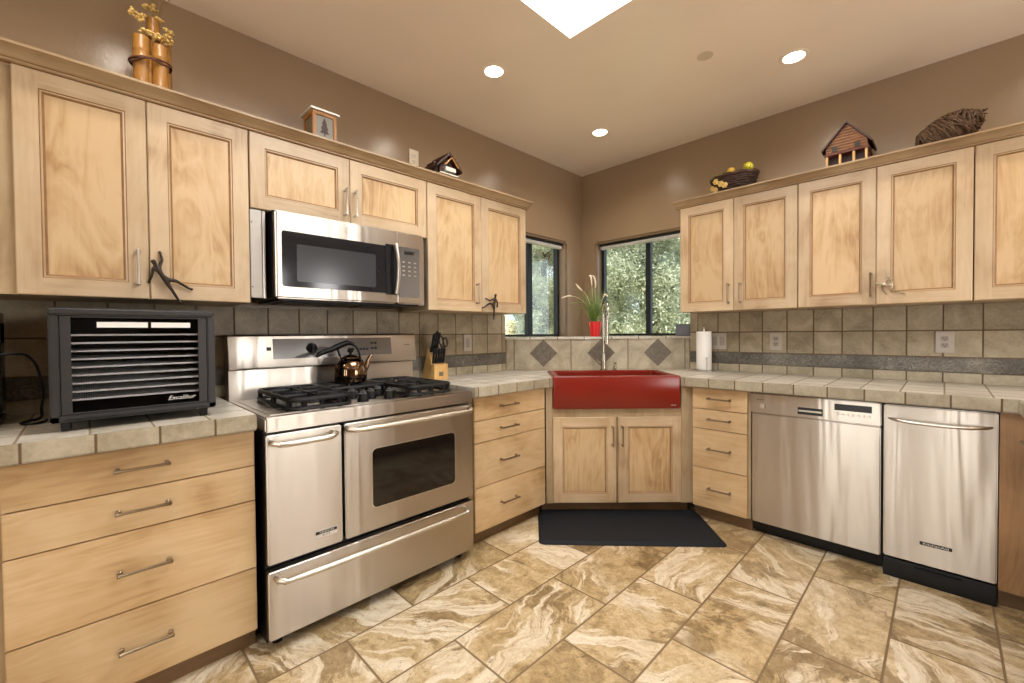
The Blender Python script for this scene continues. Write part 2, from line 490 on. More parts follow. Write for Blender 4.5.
def tube(bm, pts, r, seg=8, mi=0, caps=True, flat=None):
    pts = [Vector(p) for p in pts]
    rs = r if isinstance(r, (list, tuple)) else [r] * len(pts)
    old = set(bm.faces) if mi else None
    rings = []
    prev_a = None
    for i, p in enumerate(pts):
        if i == 0: t = pts[1] - pts[0]
        elif i == len(pts) - 1: t = pts[-1] - pts[-2]
        else: t = (pts[i + 1] - p).normalized() + (p - pts[i - 1]).normalized()
        if t.length < 1e-9: t = Vector((0, 0, 1))
        t.normalize()
        if prev_a is None:
            up = Vector((0, 0, 1)) if abs(t.z) < 0.9 else Vector((1, 0, 0))
            a = t.cross(up).normalized()
        else:
            a = (prev_a - t * prev_a.dot(t))
            if a.length < 1e-6: a = t.cross(Vector((0, 0, 1)))
            a.normalize()
        prev_a = a
        b = t.cross(a)
        fl = flat or 1.0
        rings.append([bm.verts.new(p + a * (rs[i] * math.cos(2 * math.pi * k / seg)) + b * (rs[i] * fl * math.sin(2 * math.pi * k / seg))) for k in range(seg)])
    for i in range(len(rings) - 1):
        for k in range(seg):
            bm.faces.new((rings[i][k], rings[i][(k + 1) % seg], rings[i + 1][(k + 1) % seg], rings[i + 1][k]))
    if caps:
        bm.faces.new(rings[0][::-1]); bm.faces.new(rings[-1])
    if mi: _mark(bm, old, mi)
def cyl(bm, p0, p1, r0, r1=None, seg=20, mi=0):
    tube(bm, [p0, p1], [r0, r0 if r1 is None else r1], seg, mi)
def lathe(bm, prof, c=(0, 0, 0), seg=28, mi=0, cap=True):
    old = set(bm.faces) if mi else None
    rings = []
    for (r, z) in prof:
        rings.append([bm.verts.new((c[0] + r * math.cos(2 * math.pi * k / seg), c[1] + r * math.sin(2 * math.pi * k / seg), c[2] + z)) for k in range(seg)])
    for i in range(len(rings) - 1):
        for k in range(seg):
            bm.faces.new((rings[i][k], rings[i][(k + 1) % seg], rings[i + 1][(k + 1) % seg], rings[i + 1][k]))
    if cap:
        bm.faces.new(rings[0][::-1]); bm.faces.new(rings[-1])
    if mi: _mark(bm, old, mi)
def prism(bm, poly, a, b, axis='Z', mi=0):
    """extrude a 2D polygon; axis Z: (x,y); axis X: (y,z); axis Y: (x,z)"""
    old = set(bm.faces) if mi else None
    def P(p, t):
        return {'Z': (p[0], p[1], t), 'X': (t, p[0], p[1]), 'Y': (p[0], t, p[1])}[axis]
    lo = [bm.verts.new(P(p, a)) for p in poly]
    hi = [bm.verts.new(P(p, b)) for p in poly]
    n = len(poly)
    bm.faces.new(lo[::-1]); bm.faces.new(hi)
    for k in range(n):
        bm.faces.new((lo[k], lo[(k + 1) % n], hi[(k + 1) % n], hi[k]))
    if mi: _mark(bm, old, mi)
def ball(bm, c, r, sc=(1, 1, 1), mi=0, u=16, v=10):
    old = set(bm.faces) if mi else None
    q = bmesh.ops.create_uvsphere(bm, u_segments=u, v_segments=v, radius=r)
    for vt in q['verts']:
        vt.co = Vector((c[0] + vt.co.x * sc[0], c[1] + vt.co.y * sc[1], c[2] + vt.co.z * sc[2]))
    if mi: _mark(bm, old, mi)
def rrect(x0, x1, z0, z1, r, n=5):
    pts = []
    for cx, cz, a0 in ((x1 - r, z0 + r, -90), (x1 - r, z1 - r, 0), (x0 + r, z1 - r, 90), (x0 + r, z0 + r, 180)):
        for k in range(n + 1):
            a = R_(a0 + 90.0 * k / n)
            pts.append((cx + r * math.cos(a), cz + r * math.sin(a)))
    return pts

OFF = {}
FRAME = {'L': R_(90), 'R': 0.0, 'D': R_(45), 'W': 0.0}
def meta(o, label=None, cat=None, group=None, kind=None):
    if label: o['label'] = label
    if cat: o['category'] = cat
    if group: o['group'] = group
    if kind: o['kind'] = kind
    return o
def thing(name, label, cat, frame='W', off=(0, 0, 0), rot=None, group=None, kind=None):
    """Empty at the thing's base. Coordinates of its parts are given in the wall frame (X along the wall to the right, Y into the wall, Z up)"""
    o = bpy.data.objects.new(name, None)
    o.empty_display_size = 0.1
    COL.objects.link(o)
    if rot is None:
        a = FRAME[frame]
        o.location = Matrix.Rotation(a, 3, 'Z') @ Vector(off)
        o.rotation_euler = (0, 0, a)
        OFF[o.name] = Vector(off)
    else:
        o.location = off
        o.rotation_euler = (0, 0, rot)
        OFF[o.name] = Vector((0, 0, 0))
    return meta(o, label, cat, group, kind)
def finish(me, smooth=True, ang=35):
    if smooth:
        me.polygons.foreach_set('use_smooth', [True] * len(me.polygons))
        try: me.set_sharp_from_angle(angle=R_(ang))
        except Exception: pass
def part(name, bm, mats, parent=None, label=None, smooth=True, ang=35):
    off = OFF[parent.name] if parent is not None else Vector((0, 0, 0))
    bmesh.ops.recalc_face_normals(bm, faces=bm.faces)
    if off.length > 0:
        bmesh.ops.translate(bm, verts=bm.verts, vec=-off)
    me = bpy.data.meshes.new(name)
    bm.to_mesh(me); bm.free()
    for m in (mats if isinstance(mats, (list, tuple)) else [mats]):
        me.materials.append(m)
    finish(me, smooth, ang)
    o = bpy.data.objects.new(name, me)
    COL.objects.link(o)
    if parent is not None:
        o.parent = parent
        OFF[o.name] = off
    if label: o['label'] = label
    return o
def solo(name, bm, mats, label, cat, frame='W', off=(0, 0, 0), group=None, kind=None, rot=None, smooth=True, ang=35):
    """a thing that is one mesh"""
    a = FRAME[frame] if rot is None else rot
    bmesh.ops.recalc_face_normals(bm, faces=bm.faces)
    if rot is None and Vector(off).length > 0:
        bmesh.ops.translate(bm, verts=bm.verts, vec=-Vector(off))
    me = bpy.data.meshes.new(name)
    bm.to_mesh(me); bm.free()
    for m in (mats if isinstance(mats, (list, tuple)) else [mats]):
        me.materials.append(m)
    finish(me, smooth, ang)
    o = bpy.data.objects.new(name, me)
    COL.objects.link(o)
    o.location = (Matrix.Rotation(a, 3, 'Z') @ Vector(off)) if rot is None else off
    o.rotation_euler = (0, 0, a)
    return meta(o, label, cat, group, kind)
def text(name, s, size, pos, mat, parent, depth=0.0006, shear=0.0, align='CENTER', wide=1.0, label=None, rx=90):
    """lettering facing -Y in the wall frame"""
    cu = bpy.data.curves.new(name, 'FONT')
    cu.body = s; cu.size = size; cu.extrude = depth; cu.shear = shear
    cu.align_x = align; cu.align_y = 'CENTER'
    cu.resolution_u = 3
    tmp = bpy.data.objects.new('lettering_curve', cu)
    COL.objects.link(tmp)
    dg = bpy.context.evaluated_depsgraph_get()
    me = bpy.data.meshes.new_from_object(tmp.evaluated_get(dg))
    bpy.data.objects.remove(tmp); bpy.data.curves.remove(cu)
    off = OFF[parent.name]
    me.transform(Matrix.Translation(Vector(pos) - off) @ Matrix.Rotation(R_(rx), 4, 'X') @ Matrix.Diagonal((wide, 1, 1, 1)))
    me.materials.clear(); me.materials.append(mat)
    me.name = name
    o = bpy.data.objects.new(name, me)
    COL.objects.link(o)
    o.parent = parent
    OFF[o.name] = off
    if label: o['label'] = label
    return o
def skin(name, verts, edges, radii, mat, parent, root=0, sub=2, label=None):
    off = OFF[parent.name]
    me = bpy.data.meshes.new(name)
    me.from_pydata([Vector(v) - off for v in verts], edges, [])
    tmp = bpy.data.objects.new(name, me)
    COL.objects.link(tmp)
    md = tmp.modifiers.new('skin', 'SKIN')
    md.use_smooth_shade = True
    for i, r in enumerate(radii):
        me.skin_vertices[0].data[i].radius = (r, r)
        me.skin_vertices[0].data[i].use_root = (i == root)
    sb = tmp.modifiers.new('subdivision', 'SUBSURF')
    sb.levels = sb.render_levels = sub
    dg = bpy.context.evaluated_depsgraph_get()
    new = bpy.data.meshes.new_from_object(tmp.evaluated_get(dg))
    bpy.data.objects.remove(tmp)
    new.materials.clear(); new.materials.append(mat)
    new.polygons.foreach_set('use_smooth', [True] * len(new.polygons))
    new.name = name
    o = bpy.data.objects.new(name, new)
    COL.objects.link(o)
    o.parent = parent
    OFF[o.name] = off
    if label: o['label'] = label
    return o

# ------------------------------------------------------------------ room shell
H = 2.7615
XMAX, YMIN = 5.2, -5.8
def opening_wall(segs, x0, x1, z1, y0, y1, ox0, ox1, oz0, oz1, bull=0.018):
    """wall in its frame with one opening whose room-side edges are bullnosed"""
    bm = BM()
    def bx(a, b, c, d, edge=None):
        r = bmesh.ops.create_cube(bm, size=1.0)
        vs = r['verts']
        for v in vs:
            v.co = Vector(((a + b) / 2 + v.co.x * (b - a), (y0 + y1) / 2 + v.co.y * (y1 - y0), (c + d) / 2 + v.co.z * (d - c)))
        if edge:
            es = []
            for e in {e for v in vs for e in v.link_edges}:
                p, q = e.verts[0].co, e.verts[1].co
                if abs(p.y - y0) < 1e-6 and abs(q.y - y0) < 1e-6:
                    if edge[0] == 'x' and abs(p.x - edge[1]) < 1e-6 and abs(q.x - edge[1]) < 1e-6: es.append(e)
                    if edge[0] == 'z' and abs(p.z - edge[1]) < 1e-6 and abs(q.z - edge[1]) < 1e-6: es.append(e)
            bmesh.ops.bevel(bm, geom=es, offset=bull, segments=4, affect='EDGES')
    bx(x0, ox0, 0, oz0); bx(x0, ox0, oz1, z1); bx(x0, ox0, oz0, oz1, ('x', ox0))
    bx(ox1, x1, 0, oz0); bx(ox1, x1, oz1, z1); bx(ox1, x1, oz0, oz1, ('x', ox1))
    bx(ox0, ox1, oz1, z1, ('z', oz1))
    bx(ox0, ox1, 0, oz0)
    return bm
solo('wall_left', opening_wall(None, YMIN, 0.16, H, 0, 0.16, -1.06, -0.255, 1.197, 2.075), M_WALL, 'taupe satin wall behind the range and its cabinets', 'wall', 'L', kind='structure')
solo('wall_right', opening_wall(None, 0.0, XMAX, H, 0, 0.16, 0.165, 1.06, 1.197, 2.075), M_WALL, 'taupe satin wall behind the dishwasher and its cabinets', 'wall', 'R', kind='structure')
bm = BM()
for a in ((0.0, 1.37, 0, H), (1.87, 2.37, 0, H), (2.87, XMAX, 0, H), (1.37, 1.87, 2.25, H), (1.37, 1.87, 0, 0.1), (2.37, 2.87, 2.25, H), (2.37, 2.87, 0, 0.1)):
    box(bm, a[0], a[1], YMIN - 0.16, YMIN, a[2], a[3])
solo('wall_back', bm, M_WALL, 'taupe wall behind the camera with two narrow openings added for fill light', 'wall', kind='structure')
bm = BM()
for a in ((YMIN, -1.85, 0, H), (-0.57, 0.0, 0, H), (-1.40, -1.02, 0, H), (-1.85, -1.40, 2.25, H), (-1.85, -1.40, 0, 0.65), (-1.02, -0.57, 2.25, H), (-1.02, -0.57, 0, 0.65)):
    box(bm, XMAX, XMAX + 0.16, a[0], a[1], a[2], a[3])
solo('wall_side', bm, M_WALL, 'taupe wall far to the right with two narrow openings added for fill light', 'wall', kind='structure')
bm = BM()
box(bm, 0, XMAX, YMIN, 0, -0.12, 0)
solo('floor', bm, M_FLOOR, 'tan and cream travertine floor in long staggered tiles', 'floor', kind='structure')
SX0, SX1, SY0, SY1 = 1.135, 2.35, -2.95, -1.668
bm = BM()
box(bm, -0.16, SX0, YMIN - 0.16, 0.16, H, H + 0.12)
box(bm, SX1, XMAX + 0.16, YMIN - 0.16, 0.16, H, H + 0.12)
box(bm, SX0, SX1, YMIN - 0.16, SY0, H, H + 0.12)
box(bm, SX0, SX1, SY1, 0.16, H, H + 0.12)
solo('ceiling', bm, M_CEIL, 'light taupe flat ceiling with a square skylight opening', 'ceiling', kind='structure')
sk = thing('window_3', 'bright white skylight in the ceiling above the room', 'skylight', 'W', (SX0, SY0, H), kind='structure')
bm = BM()
t = 0.03
z0, z1 = H + 0.002, H + 0.34
box(bm, SX0 - t, SX0, SY0 - t, SY1 + t, H + 0.12, z1); box(bm, SX1, SX1 + t, SY0 - t, SY1 + t, H + 0.12, z1)
box(bm, SX0, SX1, SY0 - t, SY0, H + 0.12, z1); box(bm, SX0, SX1, SY1, SY1 + t, H + 0.12, z1)
part('shaft', bm, M_WHITE, sk)
bm = BM()
box(bm, SX0, SX1, SY0, SY1, H + 0.30, H + 0.325)
part('dome', bm, M_SKYDOME, sk)

# windows: dark aluminium sliders set back in the walls
def slider(n, label, frame, x0, x1, z0, z1, mull, y=0.085):
    w = thing('window_%d' % n, label, 'window', frame, ((x0 + x1) / 2, y, z0), kind='structure')
    bm = BM()
    f = 0.026
    box(bm, x0, x0 + f, y, y + 0.05, z0, z1, 0.002); box(bm, x1 - f, x1, y, y + 0.05, z0, z1, 0.002)
    box(bm, x0 + f, x1 - f, y, y + 0.05, z0, z0 + 0.02, 0.002); box(bm, x0 + f, x1 - f, y, y + 0.05, z1 - f, z1, 0.002)
    box(bm, mull[0], mull[1], y + 0.004, y + 0.046, z0 + 0.02, z1 - f, 0.002)
    part('window_frame', bm, M_FRAME, w, 'dark bronze aluminium frame')
    bm = BM(); box(bm, x0 + f, mull[0], y + 0.022, y + 0.026, z0 + 0.02, z1 - f); part('pane', bm, M_PANE, w)
    bm = BM(); box(bm, mull[1], x1 - f, y + 0.030, y + 0.034, z0 + 0.02, z1 - f); part('pane', bm, M_PANE, w)
    return w
slider(1, 'narrow dark framed sliding window on the range wall beside the corner', 'L', -1.058, -0.257, 1.20, 2.073, (-0.695, -0.632))
slider(2, 'dark framed sliding window on the wall right of the corner', 'R', 0.167, 1.058, 1.20, 2.073, (0.625, 0.672))
def blind(frame, x0, x1, label):
    b = thing('window_blind', label, 'blind', frame, ((x0 + x1) / 2, 0.05, 2.02))
    bm = BM(); box(bm, x0, x1, 0.035, 0.07, 2.052, 2.072, 0.003); part('head_rail', bm, M_FRAME, b, 'dark head rail')
    bm = BM(); box(bm, x0 + 0.004, x1 - 0.004, 0.034, 0.072, 2.022, 2.052, 0.006)
    for k in range(3): box(bm, x0 + 0.004, x1 - 0.004, 0.031, 0.075, 2.024 + k * 0.009, 2.027 + k * 0.009)
    part('folded_slats', bm, M_BLIND, b)
blind('L', -1.05, -0.27, 'raised pale blind at the top of the narrow window left of the corner')
blind('R', 0.18, 1.05, 'raised pale blind at the top of the window right of the corner')
# unseen glazed openings, added to carry the fill light
def added_window(n, label, p0, p1, z0, z1, along):
    w = thing('window_%d' % n, label, 'window', 'W', ((p0[0] + p1[0]) / 2, (p0[1] + p1[1]) / 2, z0), kind='structure')
    bm = BM(); g = BM()
    if along == 'x':
        a, b, y = p0[0], p1[0], p0[1]
        for x in (a, (a + b) / 2 - 0.03, b - 0.06): box(bm, x, x + 0.06, y - 0.1, y - 0.04, z0, z1)
        for z in (z0, z1 - 0.06): box(bm, a, b, y - 0.1, y - 0.04, z, z + 0.06)
        box(g, a, b, y - 0.075, y - 0.07, z0, z1)
    else:
        a, b, x = p0[1], p1[1], p0[0]
        for y in (a, (a + b) / 2 - 0.03, b - 0.06): box(bm, x + 0.04, x + 0.1, y, y + 0.06, z0, z1)
        for z in (z0, z1 - 0.06): box(bm, x + 0.04, x + 0.1, a, b, z, z + 0.06)
        box(g, x + 0.07, x + 0.075, a, b, z0, z1)
    part('window_frame', bm, M_FRAME, w); part('pane', g, M_PANE, w)
added_window(4, 'left narrow glazed opening added behind the camera for fill light', (1.37, YMIN), (1.87, YMIN), 0.1, 2.25, 'x')
added_window(5, 'right narrow glazed opening added behind the camera for fill light', (2.37, YMIN), (2.87, YMIN), 0.1, 2.25, 'x')
added_window(6, 'glazed opening added far to the right for fill light, nearer the camera', (XMAX, -1.85), (XMAX, -1.40), 0.65, 2.25, 'y')
added_window(7, 'glazed opening added far to the right for fill light, nearer the corner', (XMAX, -1.02), (XMAX, -0.57), 0.65, 2.25, 'y')

# backsplashes
TH = 0.012
def backsplash(name, label, frame, x0, x1, mt, ml, cut=None):
    t = thing(name, label, 'backsplash', frame, (0, 0, 0.93), kind='structure')
    ZT = 1.374
    bm = BM()
    if cut:     # the first stretch stops below the window
        box(bm, cut[0], cut[1], -TH, -0.0005, 1.077, 1.195); box(bm, cut[1], x1, -TH, -0.0005, 1.077, ZT) if frame == 'R' else box(bm, x0, cut[0], -TH, -0.0005, 1.077, ZT)
    else:
        box(bm, x0, x1, -TH, -0.0005, 1.077, ZT)
    part('field_tiles', bm, mt, t, smooth=False)
    bm = BM(); box(bm, x0, x1, -TH - 0.002, -0.0005, 0.9885, 1.0735, 0.003)
    box(bm, x0, x1, -TH - 0.006, -0.0005, 1.0655, 1.0735, 0.003); box(bm, x0, x1, -TH - 0.006, -0.0005, 0.9885, 0.996, 0.003)
    part('relief_liner', bm, M_RELIEF, t, 'dark embossed liner strip')
    bm = BM(); box(bm, x0, x1, -TH, -0.0005, 0.9312, 0.986)
    part('base_course', bm, ml, t, smooth=False)
    bm = BM(); box(bm, x0, x1, -TH + 0.004, -0.0005, 0.985, 1.078)
    part('grout_bed', bm, M_GLAZE, t)
backsplash('backsplash_left', 'stone tile backsplash with dark liner behind the range', 'L', -4.3, -1.073, M_BSL, M_BSLOW_L)
backsplash('backsplash_right', 'stone tile backsplash with dark liner above the dishwasher counter', 'R', 1.068, 3.40, M_BSR, M_BSLOW_R)
# raised corner ledge with the diamond backsplash
t = thing('backsplash_corner', 'diagonal stone backsplash with three dark diamonds behind the sink', 'backsplash', 'D', (0, -0.75, 0.93), kind='structure')
bm = BM(); box(bm, -0.742, 0.742, -0.752, -0.735, 0.9312, 1.185)
part('field_tiles', bm, M_BSD, t, smooth=False)
for k, c in enumerate((-0.441, 0.027, 0.488)):
    bm = BM(); a = 0.112
    prism(bm, [(c - a, 1.067), (c, 1.067 - a), (c + a, 1.067), (c, 1.067 + a)], -0.7555, -0.74, 'Y')
    part('diamond_inlay', bm, M_SLATE, t, 'dark slate diamond', smooth=False)
bm = BM()
prism(bm, [(-0.006, -0.006), (-0.006 , -1.066), (0.012, -1.070), (1.070, -0.012), (1.066, 0.006), (0.006, 0.006)], 1.180, 1.1965, 'Z')
solo('windowsill_corner', bm, M_LEDGE, 'triangular stone ledge in the corner under both windows', 'ledge', kind='structure')
# masonry under the ledge
bm = BM()
prism(bm, [(0.002, -0.002), (0.002, -1.03), (1.03, -0.002)], 0.0, 1.179, 'Z')
solo('wall_corner', bm, M_WALL, 'low wall filling the corner under the ledge', 'wall', kind='structure')
# ------------------------------------------------------------------ cabinets
LABEL_FIG = {}
def bar_pull(parent, x, z, length, vert, y, mat=None, label=None):
    """slim bar pull: two posts with collars and a bar, front of the door at y"""
    bm = BM()
    h = length / 2
    so = 0.030
    e = (lambda s, yy: (x, yy, z + s)) if vert else (lambda s, yy: (x + s, yy, z))
    for s in (-h + 0.008, h - 0.008):
        tube(bm, [e(s, y), e(s, y - 0.006), e(s, y - 0.009), e(s, y - so)], [0.0075, 0.0075, 0.0045, 0.0045], 10)
    tube(bm, [e(-h, y - so), e(-h + 0.003, y - so), e(-h + 0.014, y - so), e(0, y - so), e(h - 0.014, y - so), e(h - 0.003, y - so), e(h, y - so)],
         [0.0045, 0.0068, 0.0052, 0.0046, 0.0052, 0.0068, 0.0045], 10)
    return part('handle', bm, mat or M_PEWTER, parent, label)
def panel_door(root, x0, x1, z0, z1, yf, name='door', st=0.06, label=None):
    bm = BM()
    def rect(i, y):
        return [bm.verts.new(p) for p in ((x0 + i, y, z0 + i), (x1 - i, y, z0 + i), (x1 - i, y, z1 - i), (x0 + i, y, z1 - i))]
    prof = [(0.0, yf + 0.020, 0), (0.0, yf + 0.003, 0), (0.003, yf, 0)]
    rs = [rect(i, y) for i, y, _ in prof]
    def band(a, b, mi):
        for k in range(4):
            f = bm.faces.new((a[k], a[(k + 1) % 4], b[(k + 1) % 4], b[k]))
            f.material_index = mi if mi is not None else (1 if k in (0, 2) else 0)
    band(rs[0], rs[1], None); band(rs[1], rs[2], None)
    a = rs[2]
    # flat front: full-height stiles, rails between them
    q = [bm.verts.new(p) for p in ((x0 + st, yf, z0 + 0.003), (x1 - st, yf, z0 + 0.003), (x1 - st, yf, z1 - 0.003), (x0 + st, yf, z1 - 0.003))]
    inn = rect(st, yf)
    # inner ring shares x with stile lines
    bm.faces.new((a[0], q[0], inn[0], inn[3], q[3], a[3])).material_index = 0
    bm.faces.new((q[1], a[1], a[2], q[2], inn[2], inn[1])).material_index = 0
    bm.faces.new((q[0], q[1], inn[1], inn[0])).material_index = 1
    bm.faces.new((inn[3], inn[2], q[2], q[3])).material_index = 1
    r1 = rect(st + 0.0025, yf + 0.004); band(inn, r1, 2)
    r2_ = rect(st + 0.0075, yf + 0.003); band(r1, r2_, None)
    r3 = rect(st + 0.0095, yf + 0.006); band(r2_, r3, 2)
    r4 = rect(st + 0.015, yf + 0.0115); band(r3, r4, 2)
    bm.faces.new(rs[0][::-1]).material_index = 0
    bmesh.ops.remove_doubles(bm, verts=bm.verts, dist=1e-6)
    d = part(name, bm, [M_WOODV, M_WOODH, M_GLAZE], root, label, smooth=False)
    bm = BM()
    box(bm, x0 + st + 0.0105, x1 - st - 0.0105, yf + 0.0105, yf + 0.015, z0 + st + 0.0105, z1 - st - 0.0105)
    part('panel', bm, M_PANEL, d, smooth=False)
    return d
def figure_pull(parent, pts, mat, label, s=1.0):
    """climbing human figure; pts: dict of joints in the wall frame"""
    k = list(pts)
    V = [pts[n] for n in k]
    ix = {n: i for i, n in enumerate(k)}
    E = [('hip', 'waist'), ('waist', 'chest'), ('chest', 'neck'), ('neck', 'head'), ('head', 'crown'),
         ('chest', 'sl'), ('sl', 'el'), ('el', 'hl'), ('hl', 'fl'), ('chest', 'sr'), ('sr', 'er'), ('er', 'hr'), ('hr', 'fr'),
         ('hip', 'kl'), ('kl', 'al'), ('al', 'tl'), ('hip', 'kr'), ('kr', 'ar'), ('ar', 'tr')]
    s *= 1.4
    rad = {'hip': .0085, 'waist': .0065, 'chest': .0085, 'neck': .0042, 'head': .0085, 'crown': .0062, 'sl': .0052, 'sr': .0052, 'el': .004, 'er': .004,
           'hl': .0034, 'hr': .0034, 'fl': .0046, 'fr': .0046, 'kl': .0052, 'kr': .0052, 'al': .0036, 'ar': .0036, 'tl': .0048, 'tr': .0048}
    skin('figure_handle', V, [(ix[a], ix[b]) for a, b in E], [rad[n] * s for n in k], mat, parent, ix['hip'], 2, label)
YU = -0.335
ZD0, ZD1 = 1.376, 2.141
def upper(label, frame, x0, x1, z0, doors, group=None, body=None, name='wall_cabinet'):
    c = thing(name, label, 'cabinet', frame, ((x0 + x1) / 2, 0, z0))
    bm = BM()
    b0, b1 = body or (x0, x1)
    box(bm, b0 + 0.001, b1 - 0.001, YU + 0.0205, -0.0135, z0, 2.137)
    part('body', bm, M_BODY, c)
    ds = [panel_door(c, a + 0.0015, b - 0.0015, z0, ZD1, YU) for a, b in doors]
    return c, ds
# left wall: two-door cabinet above the dehydrator
c, d = upper('tall two-door maple cabinet above the black dehydrator', 'L', -3.644, -2.955, ZD0, [(-3.644, -3.300), (-3.300, -2.955)], body=(-3.80, -2.955))
bar_pull(d[0], -3.335, 1.494, 0.137, True, YU, M_STEELS)
def rel(y, z, yy): return (y, yy, z)
Yh = YU - 0.02
def man1():
    P = {}
    y = Yh
    P['hip'] = (-3.258, y, 1.455); P['waist'] = (-3.268, y - .004, 1.474); P['chest'] = (-3.279, y - .006, 1.494)
    P['neck'] = (-3.285, y - .006, 1.507); P['head'] = (-3.290, y - .008, 1.519); P['crown'] = (-3.295, y - .008, 1.527)
    P['sl'] = (-3.272, y, 1.505); P['el'] = (-3.263, y + .004, 1.530); P['hl'] = (-3.267, y + .012, 1.555); P['fl'] = (-3.270, y + .016, 1.566)
    P['sr'] = (-3.292, y, 1.492); P['er'] = (-3.296, y + .004, 1.465); P['hr'] = (-3.302, y + .012, 1.445); P['fr'] = (-3.304, y + .016, 1.436)
    P['kl'] = (-3.222, y + .002, 1.452); P['al'] = (-3.180, y + .010, 1.425); P['tl'] = (-3.165, y + .012, 1.420)
    P['kr'] = (-3.238, y - .002, 1.418); P['ar'] = (-3.214, y + .004, 1.374); P['tr'] = (-3.207, y + .002, 1.362)
    return P
figure_pull(d[1], man1(), M_BRONZE, 'dark bronze climbing figure handle', 0.88)
# above the microwave
c, d = upper('short two-door maple cabinet above the microwave', 'L', -2.952, -2.024, 1.802, [(-2.952, -2.494), (-2.494, -2.024)])
bar_pull(d[0], -2.522, 1.912, 0.137, True, YU, M_STEELS); bar_pull(d[1], -2.470, 1.912, 0.137, True, YU, M_STEELS)
for o in d: pass
# left of the corner
c, d = upper('tall two-door maple cabinet between microwave and corner window', 'L', -2.021, -1.163, ZD0, [(-2.021, -1.597), (-1.597, -1.163)])
bar_pull(d[0], -1.644, 1.494, 0.137, True, YU)
def man2():
    y = Yh; P = {}
    P['hip'] = (-1.506, y, 1.424); P['waist'] = (-1.504, y - .004, 1.442); P['chest'] = (-1.502, y - .006, 1.462)
    P['neck'] = (-1.500, y - .006, 1.476); P['head'] = (-1.499, y - .008, 1.490); P['crown'] = (-1.498, y - .008, 1.501)
    P['sl'] = (-1.513, y, 1.465); P['el'] = (-1.540, y + .004, 1.452); P['hl'] = (-1.562, y + .012, 1.465); P['fl'] = (-1.572, y + .016, 1.470)
    P['sr'] = (-1.488, y, 1.464); P['er'] = (-1.470, y + .004, 1.442); P['hr'] = (-1.463, y + .012, 1.420); P['fr'] = (-1.465, y + .016, 1.410)
    P['kl'] = (-1.545, y + .002, 1.434); P['al'] = (-1.590, y + .010, 1.405); P['tl'] = (-1.604, y + .012, 1.402)
    P['kr'] = (-1.508, y - .002, 1.385); P['ar'] = (-1.511, y + .002, 1.340); P['tr'] = (-1.513, y - .006, 1.325)
    return P
figure_pull(d[1], man2(), M_BRONZE, 'dark bronze dancing figure handle', 0.88)
# right wall
c, d = upper('two-door maple cabinet right beside the corner window', 'R', 1.128, 1.870, ZD0, [(1.128, 1.499), (1.499, 1.870)])
bar_pull(d[0], 1.468, 1.492, 0.137, True, YU); bar_pull(d[1], 1.543, 1.490, 0.137, True, YU)
c, d = upper('two-door maple cabinet over the dishwasher with a silver figure pull', 'R', 1.872, 2.615, ZD0, [(1.872, 2.2435), (2.2435, 2.615)])
bar_pull(d[0], 2.222, 1.486, 0.137, True, YU)
def man3():
    y = Yh; P = {}
    P['hip'] = (2.318, y, 1.476); P['waist'] = (2.300, y - .004, 1.477); P['chest'] = (2.278, y - .006, 1.482)
    P['neck'] = (2.266, y - .006, 1.486); P['head'] = (2.252, y - .008, 1.490); P['crown'] = (2.241, y - .008, 1.492)
    P['sl'] = (2.282, y, 1.492); P['el'] = (2.300, y + .004, 1.510); P['hl'] = (2.288, y + .012, 1.522); P['fl'] = (2.282, y + .016, 1.527)
    P['sr'] = (2.272, y, 1.472); P['er'] = (2.276, y + .004, 1.452); P['hr'] = (2.287, y + .012, 1.436); P['fr'] = (2.291, y + .016, 1.428)
    P['kl'] = (2.302, y - .002, 1.518); P['al'] = (2.286, y + .010, 1.556); P['tl'] = (2.279, y + .012, 1.566)
    P['kr'] = (2.302, y - .006, 1.452); P['ar'] = (2.345, y + .006, 1.437); P['tr'] = (2.368, y + .010, 1.424)
    return P
figure_pull(d[1], man3(), M_CASTSILVER, 'silver climbing figure handle', 0.74)
c, d = upper('maple cabinet cut off at the right edge of the photo', 'R', 2.617, 3.36, ZD0, [(2.617, 2.988), (2.988, 3.36)])
bar_pull(d[0], 2.958, 1.492, 0.137, True, YU); bar_pull(d[1], 3.018, 1.492, 0.137, True, YU)
def crown(label, frame, x0, x1, off):
    bm = BM()
    pr = [(-0.30, 2.1375), (-0.318, 2.1375)] if False else []
    pr = [(-0.3145, 2.1425), (-0.3385, 2.1425), (-0.3445, 2.146), (-0.3445, 2.1505), (-0.350, 2.153), (-0.357, 2.159), (-0.367, 2.170), (-0.380, 2.1765), (-0.3885, 2.1785), (-0.394, 2.180), (-0.394, 2.1885), (-0.3145, 2.1885)]
    prism(bm, pr, x0, x1, 'X')
    bm.faces.ensure_lookup_table()
    for k in (0, 3): bm.faces[2 + k].material_index = 1
    solo('crown_moulding', bm, [M_CROWN, M_GLAZE], label, 'moulding', frame, off, kind='thing', ang=50)
crown('long maple crown moulding above the range wall cabinets', 'L', -3.80, -1.146, (-2.5, -0.3, 2.1425))
crown('long maple crown moulding above the dishwasher wall cabinets', 'R', 1.097, 3.39, (2.2, -0.3, 2.1425))

